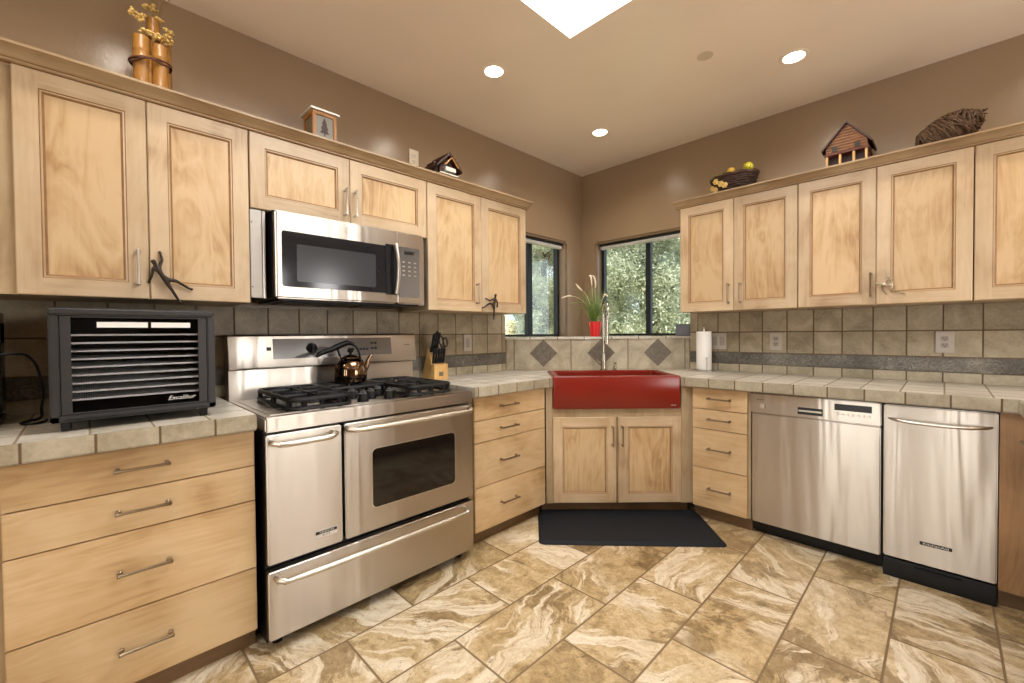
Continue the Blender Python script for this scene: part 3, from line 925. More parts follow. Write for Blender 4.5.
YL = -0.638
def drawer(c, x0, x1, z0, z1, y, hx, hl=0.14, mat=None):
    bm = BM(); box(bm, x0, x1, y, y + 0.019, z0, z1, 0.0025)
    d = part('drawer', bm, M_DRAWER, c)
    bar_pull(d, hx, (z0 + z1) / 2 + 0.003, hl, False, y, mat)
    return d
def drawer_base(label, frame, x0, x1, body, hx, splits, mat=None):
    c = thing('drawer_cabinet', label, 'cabinet', frame, ((x0 + x1) / 2, 0, 0))
    bm = BM(); box(bm, body[0], body[1], YL + 0.0195, -0.03, 0.084, 0.868)
    part('body', bm, M_BODY, c)
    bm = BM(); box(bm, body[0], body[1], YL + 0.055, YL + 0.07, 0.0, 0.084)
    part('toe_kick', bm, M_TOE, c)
    g = 0.0018
    for a, b in zip(splits[:-1], splits[1:]):
        drawer(c, x0 + 0.001, x1 - 0.001, b + g, a - g, YL, hx, 0.142, mat)
    return c
drawer_base('wide four-drawer maple cabinet left of the range', 'L', -3.662, -3.025, (-3.80, -3.022), -3.354, (0.865, 0.727, 0.592, 0.330, 0.084))
drawer_base('four-drawer maple cabinet between the range and the sink', 'L', -1.925, -1.312, (-1.955, -1.312), -1.657, (0.865, 0.727, 0.600, 0.342, 0.084))
drawer_base('narrow four-drawer maple cabinet between sink and dishwasher', 'R', 1.343, 1.677, (1.343, 1.690), 1.5135, (0.865, 0.729, 0.600, 0.345, 0.084))
# corner sink cabinet
c = thing('sink_cabinet', 'two-door maple corner cabinet under the red sink', 'cabinet', 'D', (0, -1.378, 0))
bm = BM()
box(bm, -0.470, -0.4265, -1.372, -1.352, 0.084, 0.868); box(bm, 0.437, 0.4700, -1.3720, -1.352, 0.084, 0.868); box(bm, 0.4700, 0.520, -1.3690, -1.352, 0.084, 0.868)
box(bm, -0.4265, 0.437, -1.366, -1.346, 0.664, 0.722); box(bm, -0.4265, 0.437, -1.357, -1.345, 0.084, 0.664)
box(bm, -0.40, 0.40, -1.345, -0.80, 0.084, 0.66)
part('face_frame', bm, M_BODY, c)
dl = panel_door(c, -0.4245, -0.0005, 0.088, 0.664, -1.378, st=0.062); dr_ = panel_door(c, 0.0125, 0.4355, 0.088, 0.664, -1.378, st=0.062)
bar_pull(dl, -0.026, 0.540, 0.138, True, -1.378); bar_pull(dr_, 0.038, 0.540, 0.138, True, -1.378)
bm = BM(); box(bm, -0.50, 0.50, -1.312, -1.297, 0.0, 0.083)
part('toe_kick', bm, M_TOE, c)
# end panel and the run that turns the corner at the right edge
c = thing('base_cabinet', 'maple base cabinet at the right edge turning toward the viewer', 'cabinet', 'W', (2.80, -0.66, 0))
bm = BM(); box(bm, 2.6895, 2.7635, -0.655, -0.60, 0.084, 0.868, 0.002); part('end_stile', bm, M_ENDWOOD, c)
bm = BM(); box(bm, 2.786, 3.36, -1.60, -0.655, 0.084, 0.868); box(bm, 2.7645, 3.36, -0.655, -0.03, 0.084, 0.868)
part('body', bm, M_ENDWOOD, c)
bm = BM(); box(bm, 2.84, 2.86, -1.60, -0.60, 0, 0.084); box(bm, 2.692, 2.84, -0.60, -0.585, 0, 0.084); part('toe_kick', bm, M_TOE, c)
for k, (a, b) in enumerate(((-1.12, -0.70), (-1.56, -1.14))):
    bm = BM(); box(bm, 2.766, 2.785, a, b, 0.70, 0.862, 0.0025); d = part('drawer', bm, M_ENDWOOD, c)
    bm = BM(); tube(bm, [(2.766, a + .13, .78), (2.735, a + .13, .78), (2.735, b - .13, .78), (2.766, b - .13, .78)], 0.005, 8); part('handle', bm, M_PEWTER, d)
    bm = BM()
    def yz(x, i): return [bm.verts.new(p) for p in ((x, a + i, .09 + i), (x, b - i, .09 + i), (x, b - i, .69 - i), (x, a + i, .69 - i))]
    lp = [yz(2.785, 0), yz(2.766, 0), yz(2.766, .06), yz(2.785, .06)]
    for i in range(4):
        u_, w_ = lp[i], lp[(i + 1) % 4]
        for k2 in range(4): bm.faces.new((u_[k2], u_[(k2 + 1) % 4], w_[(k2 + 1) % 4], w_[k2]))
    d = part('door', bm, M_ENDWOOD, c)
    bm = BM(); box(bm, 2.775, 2.785, a + .06, b - .06, .15, .63); part('panel', bm, M_ENDWOOD, d)
    bm = BM(); tube(bm, [(2.766, a + .03, .60), (2.735, a + .03, .60), (2.735, a + .03, .48), (2.766, a + .03, .48)], 0.005, 8); part('handle', bm, M_PEWTER, d)

# ------------------------------------------------------------------ worktops
ZC = 0.930
def top_poly(bm, poly, z0, z1):
    prism(bm, poly, z0, z1, 'Z')
def edge_strip(bm, p, q, nrm, z0, z1, th=0.012, mi=0):
    p, q = Vector(p), Vector(q); n = Vector(nrm)
    poly = [p, q, q - n * th, p - n * th]
    prism(bm, [(v.x, v.y) for v in poly], z0, z1, 'Z', mi)
K = 0.684
# left worktop
w = thing('worktop', 'grey stone tile worktop under the black dehydrator', 'worktop', 'W', (0, 0, 0.87))
bm = BM(); top_poly(bm, [(0.013, -4.25), (K - 0.012, -4.25), (K - 0.012, -3.027), (0.013, -3.027)], 0.870, ZC)
part('tile_top', bm, M_COUNTER, w, smooth=False)
bm = BM(); box(bm, K - 0.0118, K, -4.25, -3.026, 0.873, ZC + 0.001, 0.004)
part('edge_tiles', bm, M_EDGE_Y, w, smooth=False)
# corner worktop: left leg, corner behind the sink, right leg and the return
w = thing('worktop', 'long grey stone tile worktop wrapping the corner sink', 'worktop', 'W', (0, 0, 0.87))
def D2(t_, d_):
    return ((t_ + d_) / math.sqrt(2), (t_ - d_) / math.sqrt(2))
bm = BM()
sb = 0.915          # back of the sink cut-out
def add_top(poly): top_poly(bm, poly, 0.870, ZC)
tw = 0.426
A = D2(-tw, 1.384); B_ = D2(-tw, sb); C_ = D2(tw, sb); D_ = D2(tw, 1.384)
E1 = D2(-0.7515, 0.7575); E2 = D2(0.7515, 0.7575)
Lc = (K - 0.012, -1.957); Lf = (K - 0.012, D2(-tw, 1.384)[1] - 0.0)
add_top([(0.013, -1.957), Lc, (K - 0.012, -1.298), A, B_, C_, D_, (1.304, -(K - 0.012)), (2.739 + 0.012, -(K - 0.012)), (2.739 + 0.012, -1.62), (3.39, -1.62), (3.39, -0.013), (1.0865, -0.013), (1.069, -0.0), ][:-1]
        + [E2, E1, (0.013, -1.088)])
part('tile_top', bm, M_COUNTER, w, smooth=False)
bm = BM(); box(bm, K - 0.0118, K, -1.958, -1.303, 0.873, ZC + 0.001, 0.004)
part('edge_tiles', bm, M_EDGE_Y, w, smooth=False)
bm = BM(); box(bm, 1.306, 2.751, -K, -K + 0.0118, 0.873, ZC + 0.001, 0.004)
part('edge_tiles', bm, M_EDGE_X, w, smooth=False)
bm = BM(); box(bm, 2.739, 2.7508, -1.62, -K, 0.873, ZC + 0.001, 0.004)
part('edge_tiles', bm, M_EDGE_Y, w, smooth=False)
for s_ in (-1, 1):
    p = D2(s_ * tw, 1.396); q = D2(s_ * (tw + 0.026), 1.396)
    p0 = D2(s_ * tw, 1.384); q0 = D2(s_ * (tw + 0.013), 1.384)
    bm = BM(); prism(bm, [p, q, q0, p0] if s_ > 0 else [p, p0, q0, q], 0.873, ZC + 0.001, 'Z')
    part('edge_tile', bm, M_EDGE_X, w, smooth=False)

# ------------------------------------------------------------------ red apron sink + faucet
s = thing('apron_sink', 'glossy brick red farmhouse sink in the corner', 'sink', 'D', (0, -1.16, 0.70))
bm = BM()
x0, x1, yb, yf = -0.4235, 0.4235, -0.918, -1.3975
z0, z1 = 0.724, 0.941
def loop(xa, xb, ya, yb2, z, r):
    return [bm.verts.new((p[0], p[1], z)) for p in rrect(xa, xb, ya, yb2, r, 4)]
lps = [loop(x0 + .004, x1 - .004, yf + .004, yb, z0, .012), loop(x0, x1, yf, yb, z0 + .006, .012), loop(x0, x1, yf, yb, z1 - .008, .012), loop(x0 + .003, x1 - .003, yf + .003, yb - .002, z1 - .002, .012),
       loop(x0 + .008, x1 - .008, yf + .008, yb - .004, z1, .012), loop(x0 + .040, x1 - .040, yf + .040, yb - .040, z1, .02), loop(x0 + .046, x1 - .046, yf + .046, yb - .046, z1 - .006, .025),
       loop(x0 + .052, x1 - .052, yf + .052, yb - .052, z0 + .05, .03), loop(x0 + .09, x1 - .09, yf + .09, yb - .09, z0 + .03, .03)]
for a, b in zip(lps[:-1], lps[1:]):
    n = len(a)
    for k in range(n): bm.faces.new((a[k], a[(k + 1) % n], b[(k + 1) % n], b[k]))
bm.faces.new(lps[0][::-1]); bm.faces.new(lps[-1])
part('basin', bm, M_RED, s, ang=40)
bm = BM(); lathe(bm, [(0.0, 0.0), (0.045, 0.0), (0.045, 0.004), (0.03, 0.006), (0.0, 0.004)][1:4], (0, -1.158, z0 + 0.0305), 20); part('drain', bm, M_CHROME, s)
text('maker_mark', 'KOHLER', 0.009, (0.375, yf - 0.0004, 0.745), M_TEXT, s)
f = thing('faucet', 'tall chrome pull-down faucet behind the red sink', 'faucet', 'D', (0.03, -0.83, ZC))
bm = BM(); lathe(bm, [(0.029, 0.0), (0.029, 0.006), (0.021, 0.012), (0.019, 0.05), (0.017, 0.10), (0.0165, 0.13)], (0.03, -0.83, ZC), 20); part('base', bm, M_NICKEL, f)
bm = BM()
pts = [(0.03, -0.83, ZC + 0.12), (0.03, -0.83, 1.30)]
for k in range(0, 13):
    a = math.pi * k / 12
    pts.append((0.03 + 0.006 * math.sin(a), -0.83 - 0.085 * (1 - math.cos(a)), 1.382 + 0.084 * math.sin(a)))
pts.append((0.022, -1.0, 1.31))
tube(bm, pts, 0.0105, 12); part('spout', bm, M_NICKEL, f)
bm = BM(); tube(bm, [(0.022, -1.0, 1.325), (0.021, -1.0, 1.30), (0.019, -1.0, 1.22), (0.018, -1.0, 1.17), (0.018, -1.0, 1.145)], [0.012, 0.014, 0.015, 0.019, 0.019], 14); part('spray_head', bm, M_NICKEL, f)
bm = BM(); tube(bm, [(0.012, -0.83, ZC + .062), (-0.012, -0.832, ZC + .072), (-0.05, -0.85, ZC + .112)], [0.009, 0.0075, 0.0055], 10); part('lever', bm, M_NICKEL, f)
f = thing('soap_dispenser', 'small chrome dispenser to the right of the tall faucet', 'dispenser', 'D', (0.118, -0.84, ZC))
bm = BM(); lathe(bm, [(0.019, 0), (0.019, 0.006), (0.013, 0.010), (0.012, 0.035), (0.009, 0.038), (0.007, 0.05)], (0.118, -0.84, ZC), 16); part('base', bm, M_NICKEL, f)
bm = BM(); tube(bm, [(0.118, -0.84, ZC + .05), (0.118, -0.842, ZC + .056), (0.118, -0.87, ZC + .058), (0.118, -0.885, ZC + .05)], [0.008, 0.009, 0.006, 0.005], 10); part('nozzle', bm, M_NICKEL, f)

# ------------------------------------------------------------------ gas range
YR = -0.706
g = thing('gas_range', 'wide stainless steel double-oven gas range', 'range', 'L', (-2.4975, -0.35, 0))
XA, XB = -3.0045, -1.990
bm = BM(); box(bm, XA + .002, XB - .002, YR + 0.042, -0.03, 0.03, 0.862); part('body', bm, M_BLACK, g, 'black enamel sides')
for x in (XA + .05, XB - .05):
    for y in (YR + .08, -0.10):
        bm = BM(); cyl(bm, (x, y, 0), (x, y, 0.03), 0.02, None, 12); part('foot', bm, M_BLACK, g)
bm = BM(); box(bm, XA, XB, YR, -0.10, 0.8575, 0.9155, 0.006)
box(bm, XA + .03, XB - .03, YR + .05, -0.16, 0.9155, 0.9175)
part('cooktop', bm, M_STEEL, g)
def slab_door(name, x0, x1, z0, z1, window=None):
    bm = BM(); box(bm, x0, x1, YR, YR + 0.04, z0, z1, 0.005, 3)
    return part(name, bm, M_STEEL, g)
def tube_handle(parent, x0, x1, z, r=0.0115, so=0.048, y=YR, drop=0.006):
    bm = BM()
    pts = [(x0, y, z + drop), (x0, y - so * .55, z + drop)]
    for k in range(1, 6):
        a = R_(90 * k / 5)
        pts.append((x0 + .022 * math.sin(a) * 1.0, y - so * .55 - so * .45 * (math.sin(a)), z + drop * math.cos(a)))
    n = 8
    for k in range(1, n):
        t_ = k / n
        pts.append((x0 + .022 + (x1 - x0 - .044) * t_, y - so - 0.004 * math.sin(math.pi * t_), z))
    for k in range(0, 5):
        a = R_(90 - 90 * k / 5)
        pts.append((x1 - .022 * math.sin(a), y - so * .55 - so * .45 * math.sin(a), z + drop * math.cos(a)))
    pts += [(x1, y - so * .55, z + drop), (x1, y, z + drop)]
    tube(bm, pts, r, 12)
    return part('handle', bm, M_STEELS, parent)
d = slab_door('small_oven_door', XA + .001, -2.7135, 0.346, 0.848)
tube_handle(d, -2.985, -2.748, 0.815)
bm = BM(); box(bm, -2.8300, -2.7380, YR - .002, YR + .001, 0.393, 0.423, 0.001); b = part('badge', bm, M_TEXT, d, 'silver maker badge')
bm = BM(); box(bm, -2.8275, -2.7405, YR - .0026, YR - .001, 0.4085, 0.421); part('badge_field', bm, M_BADGEB, d)
text('badge_lettering', 'KENMORE', 0.0125, (-2.782, YR - .0028, 0.4147), M_TEXT, d, 0.0003, wide=1.05)
text('badge_lettering', 'ELITE', 0.009, (-2.784, YR - .0022, 0.4005), M_TEXTD, d, 0.0003, wide=1.6)
d = slab_door('oven_door', -2.7005, XB - .001, 0.346, 0.848)
tube_handle(d, -2.690, -2.022, 0.822)
bm = BM(); prism(bm, rrect(-2.5760, -2.1150, 0.448, 0.7145, 0.022), YR - 0.0012, YR + 0.005, 'Y'); part('window', bm, M_DGLASS, d, 'dark oven glass')
bm = BM()
pl = rrect(-2.5800, -2.1110, 0.444, 0.7185, 0.024); pi = rrect(-2.5760, -2.1150, 0.448, 0.7145, 0.022)
vo = [bm.verts.new((p[0], YR - .0018, p[1])) for p in pl]; vi = [bm.verts.new((p[0], YR - .0018, p[1])) for p in pi]
vo2 = [bm.verts.new((p[0], YR + .001, p[1])) for p in pl]; vi2 = [bm.verts.new((p[0], YR + .001, p[1])) for p in pi]
n = len(pl)
for k in range(n):
    j = (k + 1) % n
    bm.faces.new((vo[k], vo[j], vi[j], vi[k])); bm.faces.new((vo2[k], vo2[j], vo[j], vo[k])); bm.faces.new((vi[k], vi[j], vi2[j], vi2[k])); bm.faces.new((vo2[k], vi2[k], vi2[j], vo2[j]))
part('window_trim', bm, M_STEELS, d)
d = slab_door('storage_drawer', XA + .001, XB - .001, 0.052, 0.320)
tube_handle(d, -2.975, -2.050, 0.288)
# backguard, upper part overhangs the lower
bm = BM()
prism(bm, [(-0.030, 0.9155), (-0.112, 0.9155), (-0.104, 1.060), (-0.030, 1.060)], XA + .003, XB - .003, 'X')
prism(bm, [(-0.030, 1.062), (-0.135, 1.066), (-0.138, 1.075), (-0.118, 1.225), (-0.108, 1.235), (-0.030, 1.235)], XA, XB + .004, 'X')
bgd = part('backguard', bm, M_STEEL, g)
def bgy(z): return -0.138 + (z - 1.075) * (0.02 / 0.15)
bm = BM()
for q in [(-2.812, -2.155, 1.110, 1.212)]:
    y0_, y1_ = bgy(1.110) - .0015, bgy(1.212) - .0015
    vs = [bm.verts.new(p) for p in ((q[0], y0_, q[2]), (q[1], y0_, q[2]), (q[1], y1_, q[3]), (q[0], y1_, q[3]), (q[0], y0_ + .01, q[2]), (q[1], y0_ + .01, q[2]), (q[1], y1_ + .01, q[3]), (q[0], y1_ + .01, q[3]))]
    for ff in ((0, 1, 2, 3), (4, 7, 6, 5), (0, 4, 5, 1), (1, 5, 6, 2), (2, 6, 7, 3), (3, 7, 4, 0)): bm.faces.new([vs[i] for i in ff])
part('control_panel', bm, M_PANELG, bgd, 'grey glass control panel')
bm = BM(); yk = bgy(1.162)
cyl(bm, (-2.624, yk, 1.162), (-2.624, yk - .012, 1.160), 0.027, 0.026, 24); box(bm, -2.630, -2.618, yk - .026, yk - .010, 1.138, 1.186, 0.003)
part('dial', bm, M_BLACK, bgd)
for (bx_, bz) in ((-2.420, 1.180), (-2.394, 1.180), (-2.352, 1.147), (-2.332, 1.147), (-2.312, 1.147), (-2.280, 1.181), (-2.258, 1.181), (-2.280, 1.150), (-2.258, 1.150), (-2.420, 1.150), (-2.394, 1.150)):
    bm = BM(); cyl(bm, (bx_, bgy(bz) - .001, bz), (bx_, bgy(bz) - .0045, bz), 0.0085, 0.0075, 14)
    part('button', bm, M_BLACK, bgd)
bm = BM(); box(bm, -2.842, -2.820, bgy(1.162) - .0025, bgy(1.162) + .004, 1.153, 1.171, 0.001); part('button', bm, M_BLACK, bgd)
text('lettering', 'KENMORE', 0.010, (-2.046, bgy(1.165) - .0006, 1.165), M_TEXTD, bgd, 0.0003)
# cooktop: recessed burner wells, burners, grates, knobs
def burner(x, y, r):
    bm = BM()
    lathe(bm, [(r * 1.25, 0.0), (r * 1.25, 0.005), (r * 1.0, 0.009), (r * .95, 0.016)], (x, y, 0.9188), 24)
    b = part('burner', bm, M_STEELS, g)
    bm = BM(); lathe(bm, [(r * 1.02, 0.0), (r * 1.05, 0.004), (r * .98, 0.010), (r * .5, 0.0125), (0.004, 0.013)], (x, y, 0.9348), 24); part('burner_cap', bm, M_IRON, b)
for (x, y, r) in ((-2.7725, -0.30, .040), (-2.7725, -0.53, .048), (-2.4975, -0.30, .052), (-2.2225, -0.30, .040), (-2.2225, -0.53, .048)):
    burner(x, y, r)
ZG = 0.976
def grate(x0, x1, y0, y1, centers):
    bm = BM()
    r = 0.0105
    zt = ZG - r
    path = [(p[0], p[1], zt) for p in rrect(x0, x1, y0, y1, 0.03, 4)]
    path.append(path[0]); tube(bm, path, r, 8)
    low = [(p[0], p[1], 0.929) for p in rrect(x0 - .006, x1 + .006, y0 - .006, y1 + .006, 0.035, 4)]
    low.append(low[0]); tube(bm, low, 0.0085, 8)
    for (x, y) in ((x0, y0 + .03), (x1, y0 + .03), (x0, y1 - .03), (x1, y1 - .03), (x0 + .05, y0), (x1 - .05, y0), ((x0 + x1) / 2, y0), (x0, (y0 + y1) / 2), (x1, (y0 + y1) / 2)):
        tube(bm, [(x, y, 0.9185), (x, y, 0.94), (x, y, zt)], [0.012, 0.011, 0.0095], 8)
    if len(centers) > 1:
        tube(bm, [(x0, (y0 + y1) / 2, zt), (x1, (y0 + y1) / 2, zt)], r, 8)
    for (cx, cy) in centers:
        hx = (x1 - x0) / 2; hy = (y1 - y0) / (2 * len(centers))
        for (ex, ey) in ((hx, 0), (-hx, 0), (0, hy), (0, -hy), (hx, hy), (-hx, hy), (hx, -hy), (-hx, -hy)):
            d_ = 0.28 if ex and ey else 0.22
            a_ = Vector((cx + ex * .96, cy + ey * .96, zt)); b_ = Vector((cx + ex * d_, cy + ey * d_, zt))
            tube(bm, [a_, a_.lerp(b_, .5) + Vector((0, 0, .003)), b_ + Vector((0, 0, .004)), b_ + Vector((0, 0, -.010))], [r, r * .9, r * .8, r * .6], 8)
    part('grate', bm, M_IRON, g)
    bm = BM(); prism(bm, rrect(x0 + .02, x1 - .02, y0 + .02, y1 - .02, .04), 0.9176, 0.9186, 'Z'); part('drip_pan', bm, M_BLACK, g, 'black enamel drip pan')
grate(-2.895, -2.650, -0.655, -0.185, [(-2.7725, -0.53), (-2.7725, -0.30)])
grate(-2.635, -2.360, -0.420, -0.185, [(-2.4975, -0.30)])
grate(-2.345, -2.100, -0.655, -0.185, [(-2.2225, -0.53), (-2.2225, -0.30)])
for (kx, ky) in ((-2.565, -0.48), (-2.565, -0.60), (-2.497, -0.54), (-2.430, -0.48), (-2.430, -0.60)):
    bm = BM(); lathe(bm, [(0.026, 0.0), (0.026, 0.012), (0.022, 0.018), (0.020, 0.034), (0.018, 0.037)], (kx, ky, 0.9178), 20)
    k_ = part('knob', bm, M_BLACK, g)
    bm = BM(); box(bm, kx - .006, kx + .006, ky - .021, ky + .021, 0.9545, 0.9665, 0.002); lathe(bm, [(0.0175, 0), (0.0165, 0.002)], (kx, ky, 0.9552), 16); part('knob_grip', bm, M_KNOBTOP, k_)

# ------------------------------------------------------------------ kettle
kt = thing('kettle', 'shiny bronze tinted tea kettle with black handle on the range', 'kettle', 'L', (-2.492, -0.277, ZG))
kx, ky, kz = -2.478, -0.277, ZG + 0.0005
bm = BM()
lathe(bm, [(0.058, 0.0), (0.074, 0.004), (0.082, 0.018), (0.0845, 0.042), (0.082, 0.07), (0.074, 0.098), (0.060, 0.118), (0.048, 0.126), (0.044, 0.128)], (kx, ky, kz), 32)
part('body', bm, M_KETTLE, kt)
bm = BM(); lathe(bm, [(0.046, 0.128), (0.044, 0.134), (0.030, 0.144), (0.012, 0.148)], (kx, ky, kz), 28); ld = part('lid', bm, M_KETTLE, kt)
bm = BM(); lathe(bm, [(0.008, 0.147), (0.007, 0.156), (0.016, 0.164), (0.017, 0.172), (0.009, 0.180), (0.002, 0.181)], (kx, ky, kz), 18); part('lid_knob', bm, M_BLACK, ld)
bm = BM(); tube(bm, [(kx + .066, ky - .01, kz + .06), (kx + .085, ky - .012, kz + .085), (kx + .092, ky - .013, kz + .115), (kx + .104, ky - .015, kz + .135), (kx + .112, ky - .016, kz + .140)], [0.020, 0.015, 0.011, 0.009, 0.008], 12); part('spout', bm, M_KETTLE, kt)
bm = BM()
tube(bm, [(kx + .045, ky - .02, kz + .122), (kx + .036, ky - .022, kz + .16), (kx + .020, ky - .024, kz + .192), (kx - .006, ky - .026, kz + .206)], [0.006, 0.0055, 0.006, 0.009], 8)
tube(bm, [(kx - .052, ky - .02, kz + .118), (kx - .070, ky - .022, kz + .150), (kx - .078, ky - .024, kz + .185)], [0.006, 0.0055, 0.006], 8)
tube(bm, [(kx - .002, ky - .026, kz + .206), (kx - .03, ky - .026, kz + .212), (kx - .07, ky - .026, kz + .198), (kx - .11, ky - .027, kz + .180), (kx - .15, ky - .028, kz + .168), (kx - .175, ky - .028, kz + .158), (kx - .188, ky - .028, kz + .146)],
     [0.009, 0.0145, 0.0155, 0.0135, 0.013, 0.012, 0.008], 10)
part('handle', bm, M_BLACK, kt, 'black handle')

# ------------------------------------------------------------------ microwave and its fillers
YM = -0.41
m_ = thing('microwave', 'stainless over-the-range microwave hung above the gas range', 'microwave', 'L', (-2.49, -0.2, 1.396))
MA, MB_ = -2.873, -2.098
bm = BM(); box(bm, MA, MB_, YM + 0.045, -0.0135, 1.402, 1.7995); part('body', bm, M_BLACK, m_, 'black casing')
bm = BM(); box(bm, MA + .02, MB_ - .02, YM + .03, -0.04, 1.3895, 1.402, 0.002)
for k in range(2): box(bm, MA + .06 + k * .40, MA + .30 + k * .40, -0.30, -0.12, 1.3845, 1.3895)
part('underside_vent', bm, M_DARKPL, m_)
bm = BM(); box(bm, MA, -2.2705, YM, YM + 0.044, 1.398, 1.794, 0.008, 3); d = part('door', bm, M_STEEL, m_)
bm = BM(); prism(bm, rrect(-2.848, -2.300, 1.452, 1.705, 0.012), YM - 0.0015, YM + .004, 'Y'); wd = part('window', bm, M_MWGLASS, d, 'dark door glass')
bm = BM(); prism(bm, rrect(-2.785, -2.395, 1.478, 1.650, 0.008), YM - 0.0022, YM + .004, 'Y'); part('window_screen', bm, M_MWMESH, d)
bm = BM()
hx = -2.296
box(bm, -2.340, -2.272, YM - 0.006, YM - .0005, 1.445, 1.715, 0.002, 2)
part('handle_plate', bm, M_BLACK, d)
bm = BM()
prs = []
for k in range(13):
    t_ = k / 12; prs.append((-2.292 , YM - 0.012 - 0.040 * math.sin(math.pi * (0.12 + 0.76 * t_)), 1.450 + 0.262 * t_))
tube(bm, prs, 0.016, 12, flat=0.62); part('handle', bm, M_STEELS, d)
bm = BM()
cc = [(-2.545 + 0.017 * math.cos(a * math.pi / 12), YM - .0006, 1.752 + 0.017 * math.sin(a * math.pi / 12)) for a in range(25)]
tube(bm, cc, 0.0012, 6, caps=False)
tube(bm, [(-2.554, YM - .0006, 1.758), (-2.549, YM - .0006, 1.744), (-2.543, YM - .0006, 1.760), (-2.538, YM - .0006, 1.745), (-2.534, YM - .0006, 1.756)], 0.001, 6)
part('round_emblem', bm, M_STEELS, d)
bm = BM(); box(bm, -2.2695, MB_, YM, YM + 0.044, 1.398, 1.794, 0.008, 3); cp = part('control_panel', bm, M_STEEL, m_)
bm = BM(); prism(bm, rrect(-2.262, -2.128, 1.435, 1.712, 0.008), YM - 0.0015, YM + .004, 'Y'); part('keypad', bm, M_PANELG, cp, 'dark glass keypad')
bm = BM(); box(bm, -2.225, -2.165, YM - .0022, YM - .001, 1.672, 1.690); part('display', bm, M_BADGEB, cp)
for r_i in range(4):
    for c_i in range(3):
        bm = BM(); box(bm, -2.238 + c_i * .036, -2.222 + c_i * .036, YM - .002, YM - .001, 1.625 - r_i * .024, 1.633 - r_i * .024); part('key', bm, M_PLATEK, cp)
def filler(label, x0, x1, y, slit):
    f_ = thing('filler_panel', label, 'panel', 'L', ((x0 + x1) / 2, y, 1.402))
    bm = BM(); box(bm, x0, x1, y, y + 0.018, 1.402, 1.80, 0.002); box(bm, x0, x0 + .004, y + .018, -0.0135, 1.402, 1.80)
    part('face', bm, M_SATIN, f_)
    bm = BM()
    for z in (1.45, 1.74): cyl(bm, (x0 + .006, y + .0005, z), (x0 + .006, y - .0015, z), 0.003, None, 8)
    part('screws', bm, M_SLOT, f_)
    if slit:
        bm = BM(); box(bm, x1 + .004, x1 + .016, y + .006, y + .024, 1.402, 1.80, 0.001); part('edge_trim', bm, M_STEELS, f_)
filler('stainless filler panel left of the microwave', -2.9515, -2.905, -0.325, True)
filler('narrow stainless filler strip right of the microwave', -2.094, -2.0255, -0.300, False)

# ------------------------------------------------------------------ dishwasher and trash compactor
YD = -0.637
w = thing('dishwasher', 'stainless dishwasher with round knob and black display', 'dishwasher', 'R', (1.995, -0.3, 0))
bm = BM(); box(bm, 1.694, 2.296, YD + .045, -0.03, 0.03, 0.866); box(bm, 1.698, 2.292, YD + .075, YD + .09, 0.0, 0.09); part('body', bm, M_BLACK, w, 'black casing and toe kick')
bm = BM(); box(bm, 1.7005, 2.2925, YD, YD + .044, 0.086, 0.742, 0.005, 3); d = part('door', bm, M_STEEL, w)
bm = BM(); box(bm, 1.6955, 2.2945, YD - .004, YD + .044, 0.7445, 0.861, 0.004, 3); cp = part('control_panel', bm, M_STEEL, w)
y = YD - .004
bm = BM(); box(bm, 1.936, 2.052, y - .0012, y + .002, 0.763, 0.8025, 0.001); ph = part('pocket_handle', bm, M_BADGEB, cp, 'black recessed pocket handle')
bm = BM(); box(bm, 1.940, 2.048, y - .0035, y - .001, 0.779, 0.788, 0.001); part('pocket_lip', bm, M_STEELS, cp)
bm = BM(); box(bm, 2.103, 2.258, y - .0015, y + .002, 0.806, 0.8405, 0.001); part('display', bm, M_BADGEB, cp, 'black display')
for k in range(7):
    bm = BM(); xk = 2.118 + k * .0215; cyl(bm, (xk, y - .0005, 0.7865), (xk, y - .0035, 0.7865), 0.0065, 0.0055, 14); part('button', bm, M_STEELS, cp)
bm = BM(); cyl(bm, (1.7605, y, 0.789), (1.7605, y - .012, 0.789), 0.0155, 0.014, 24); part('knob', bm, M_STEELS, cp, 'round chrome knob')
text('lettering', 'BOSCH', 0.0105, (1.748, y - .0006, 0.8245), M_TEXTD, cp, 0.0003, wide=1.2)

w = thing('trash_compactor', 'narrow stainless compactor with bar handle and nameplate', 'compactor', 'R', (2.495, -0.3, 0))
YC = -0.646
bm = BM(); box(bm, 2.300, 2.688, YC + .045, -0.03, 0.02, 0.866); part('body', bm, M_BLACK, w, 'black casing')
bm = BM(); prism(bm, [(YC + .047, 0.0), (YC + .004, 0.0), (YC + .001, 0.02), (YC + .012, 0.090), (YC + .047, 0.094)], 2.304, 2.684, 'X'); box(bm, 2.42, 2.58, YC - .004, YC + .01, 0.070, 0.078, 0.002); part('foot_pedal', bm, M_DARKPL, w, 'black foot pedal')
bm = BM(); box(bm, 2.3045, 2.6855, YC, YC + .044, 0.1015, 0.8605, 0.005, 3); d = part('door', bm, M_STEEL, w)
bm = BM()
pts = []
for k in range(17):
    t_ = k / 16; pts.append((2.324 + 0.342 * t_, YC - 0.046 * min(1.0, (math.sin(math.pi * t_) * 1.6)) ** .6 if 0 < k < 16 else YC, 0.795 - 0.008 * math.sin(math.pi * t_)))
tube(bm, pts, [0.006] + [0.0105] * 15 + [0.006], 12, flat=0.8); part('handle', bm, M_STEELS, d)
bm = BM(); box(bm, 2.4375, 2.5475, YC - .002, YC + .001, 0.198, 0.2145, 0.001); part('nameplate', bm, M_BADGEB, d, 'black nameplate')
text('nameplate_lettering', 'KitchenAid', 0.0145, (2.4925, YC - .0022, 0.2062), M_TEXT, d, 0.0003, wide=1.35)

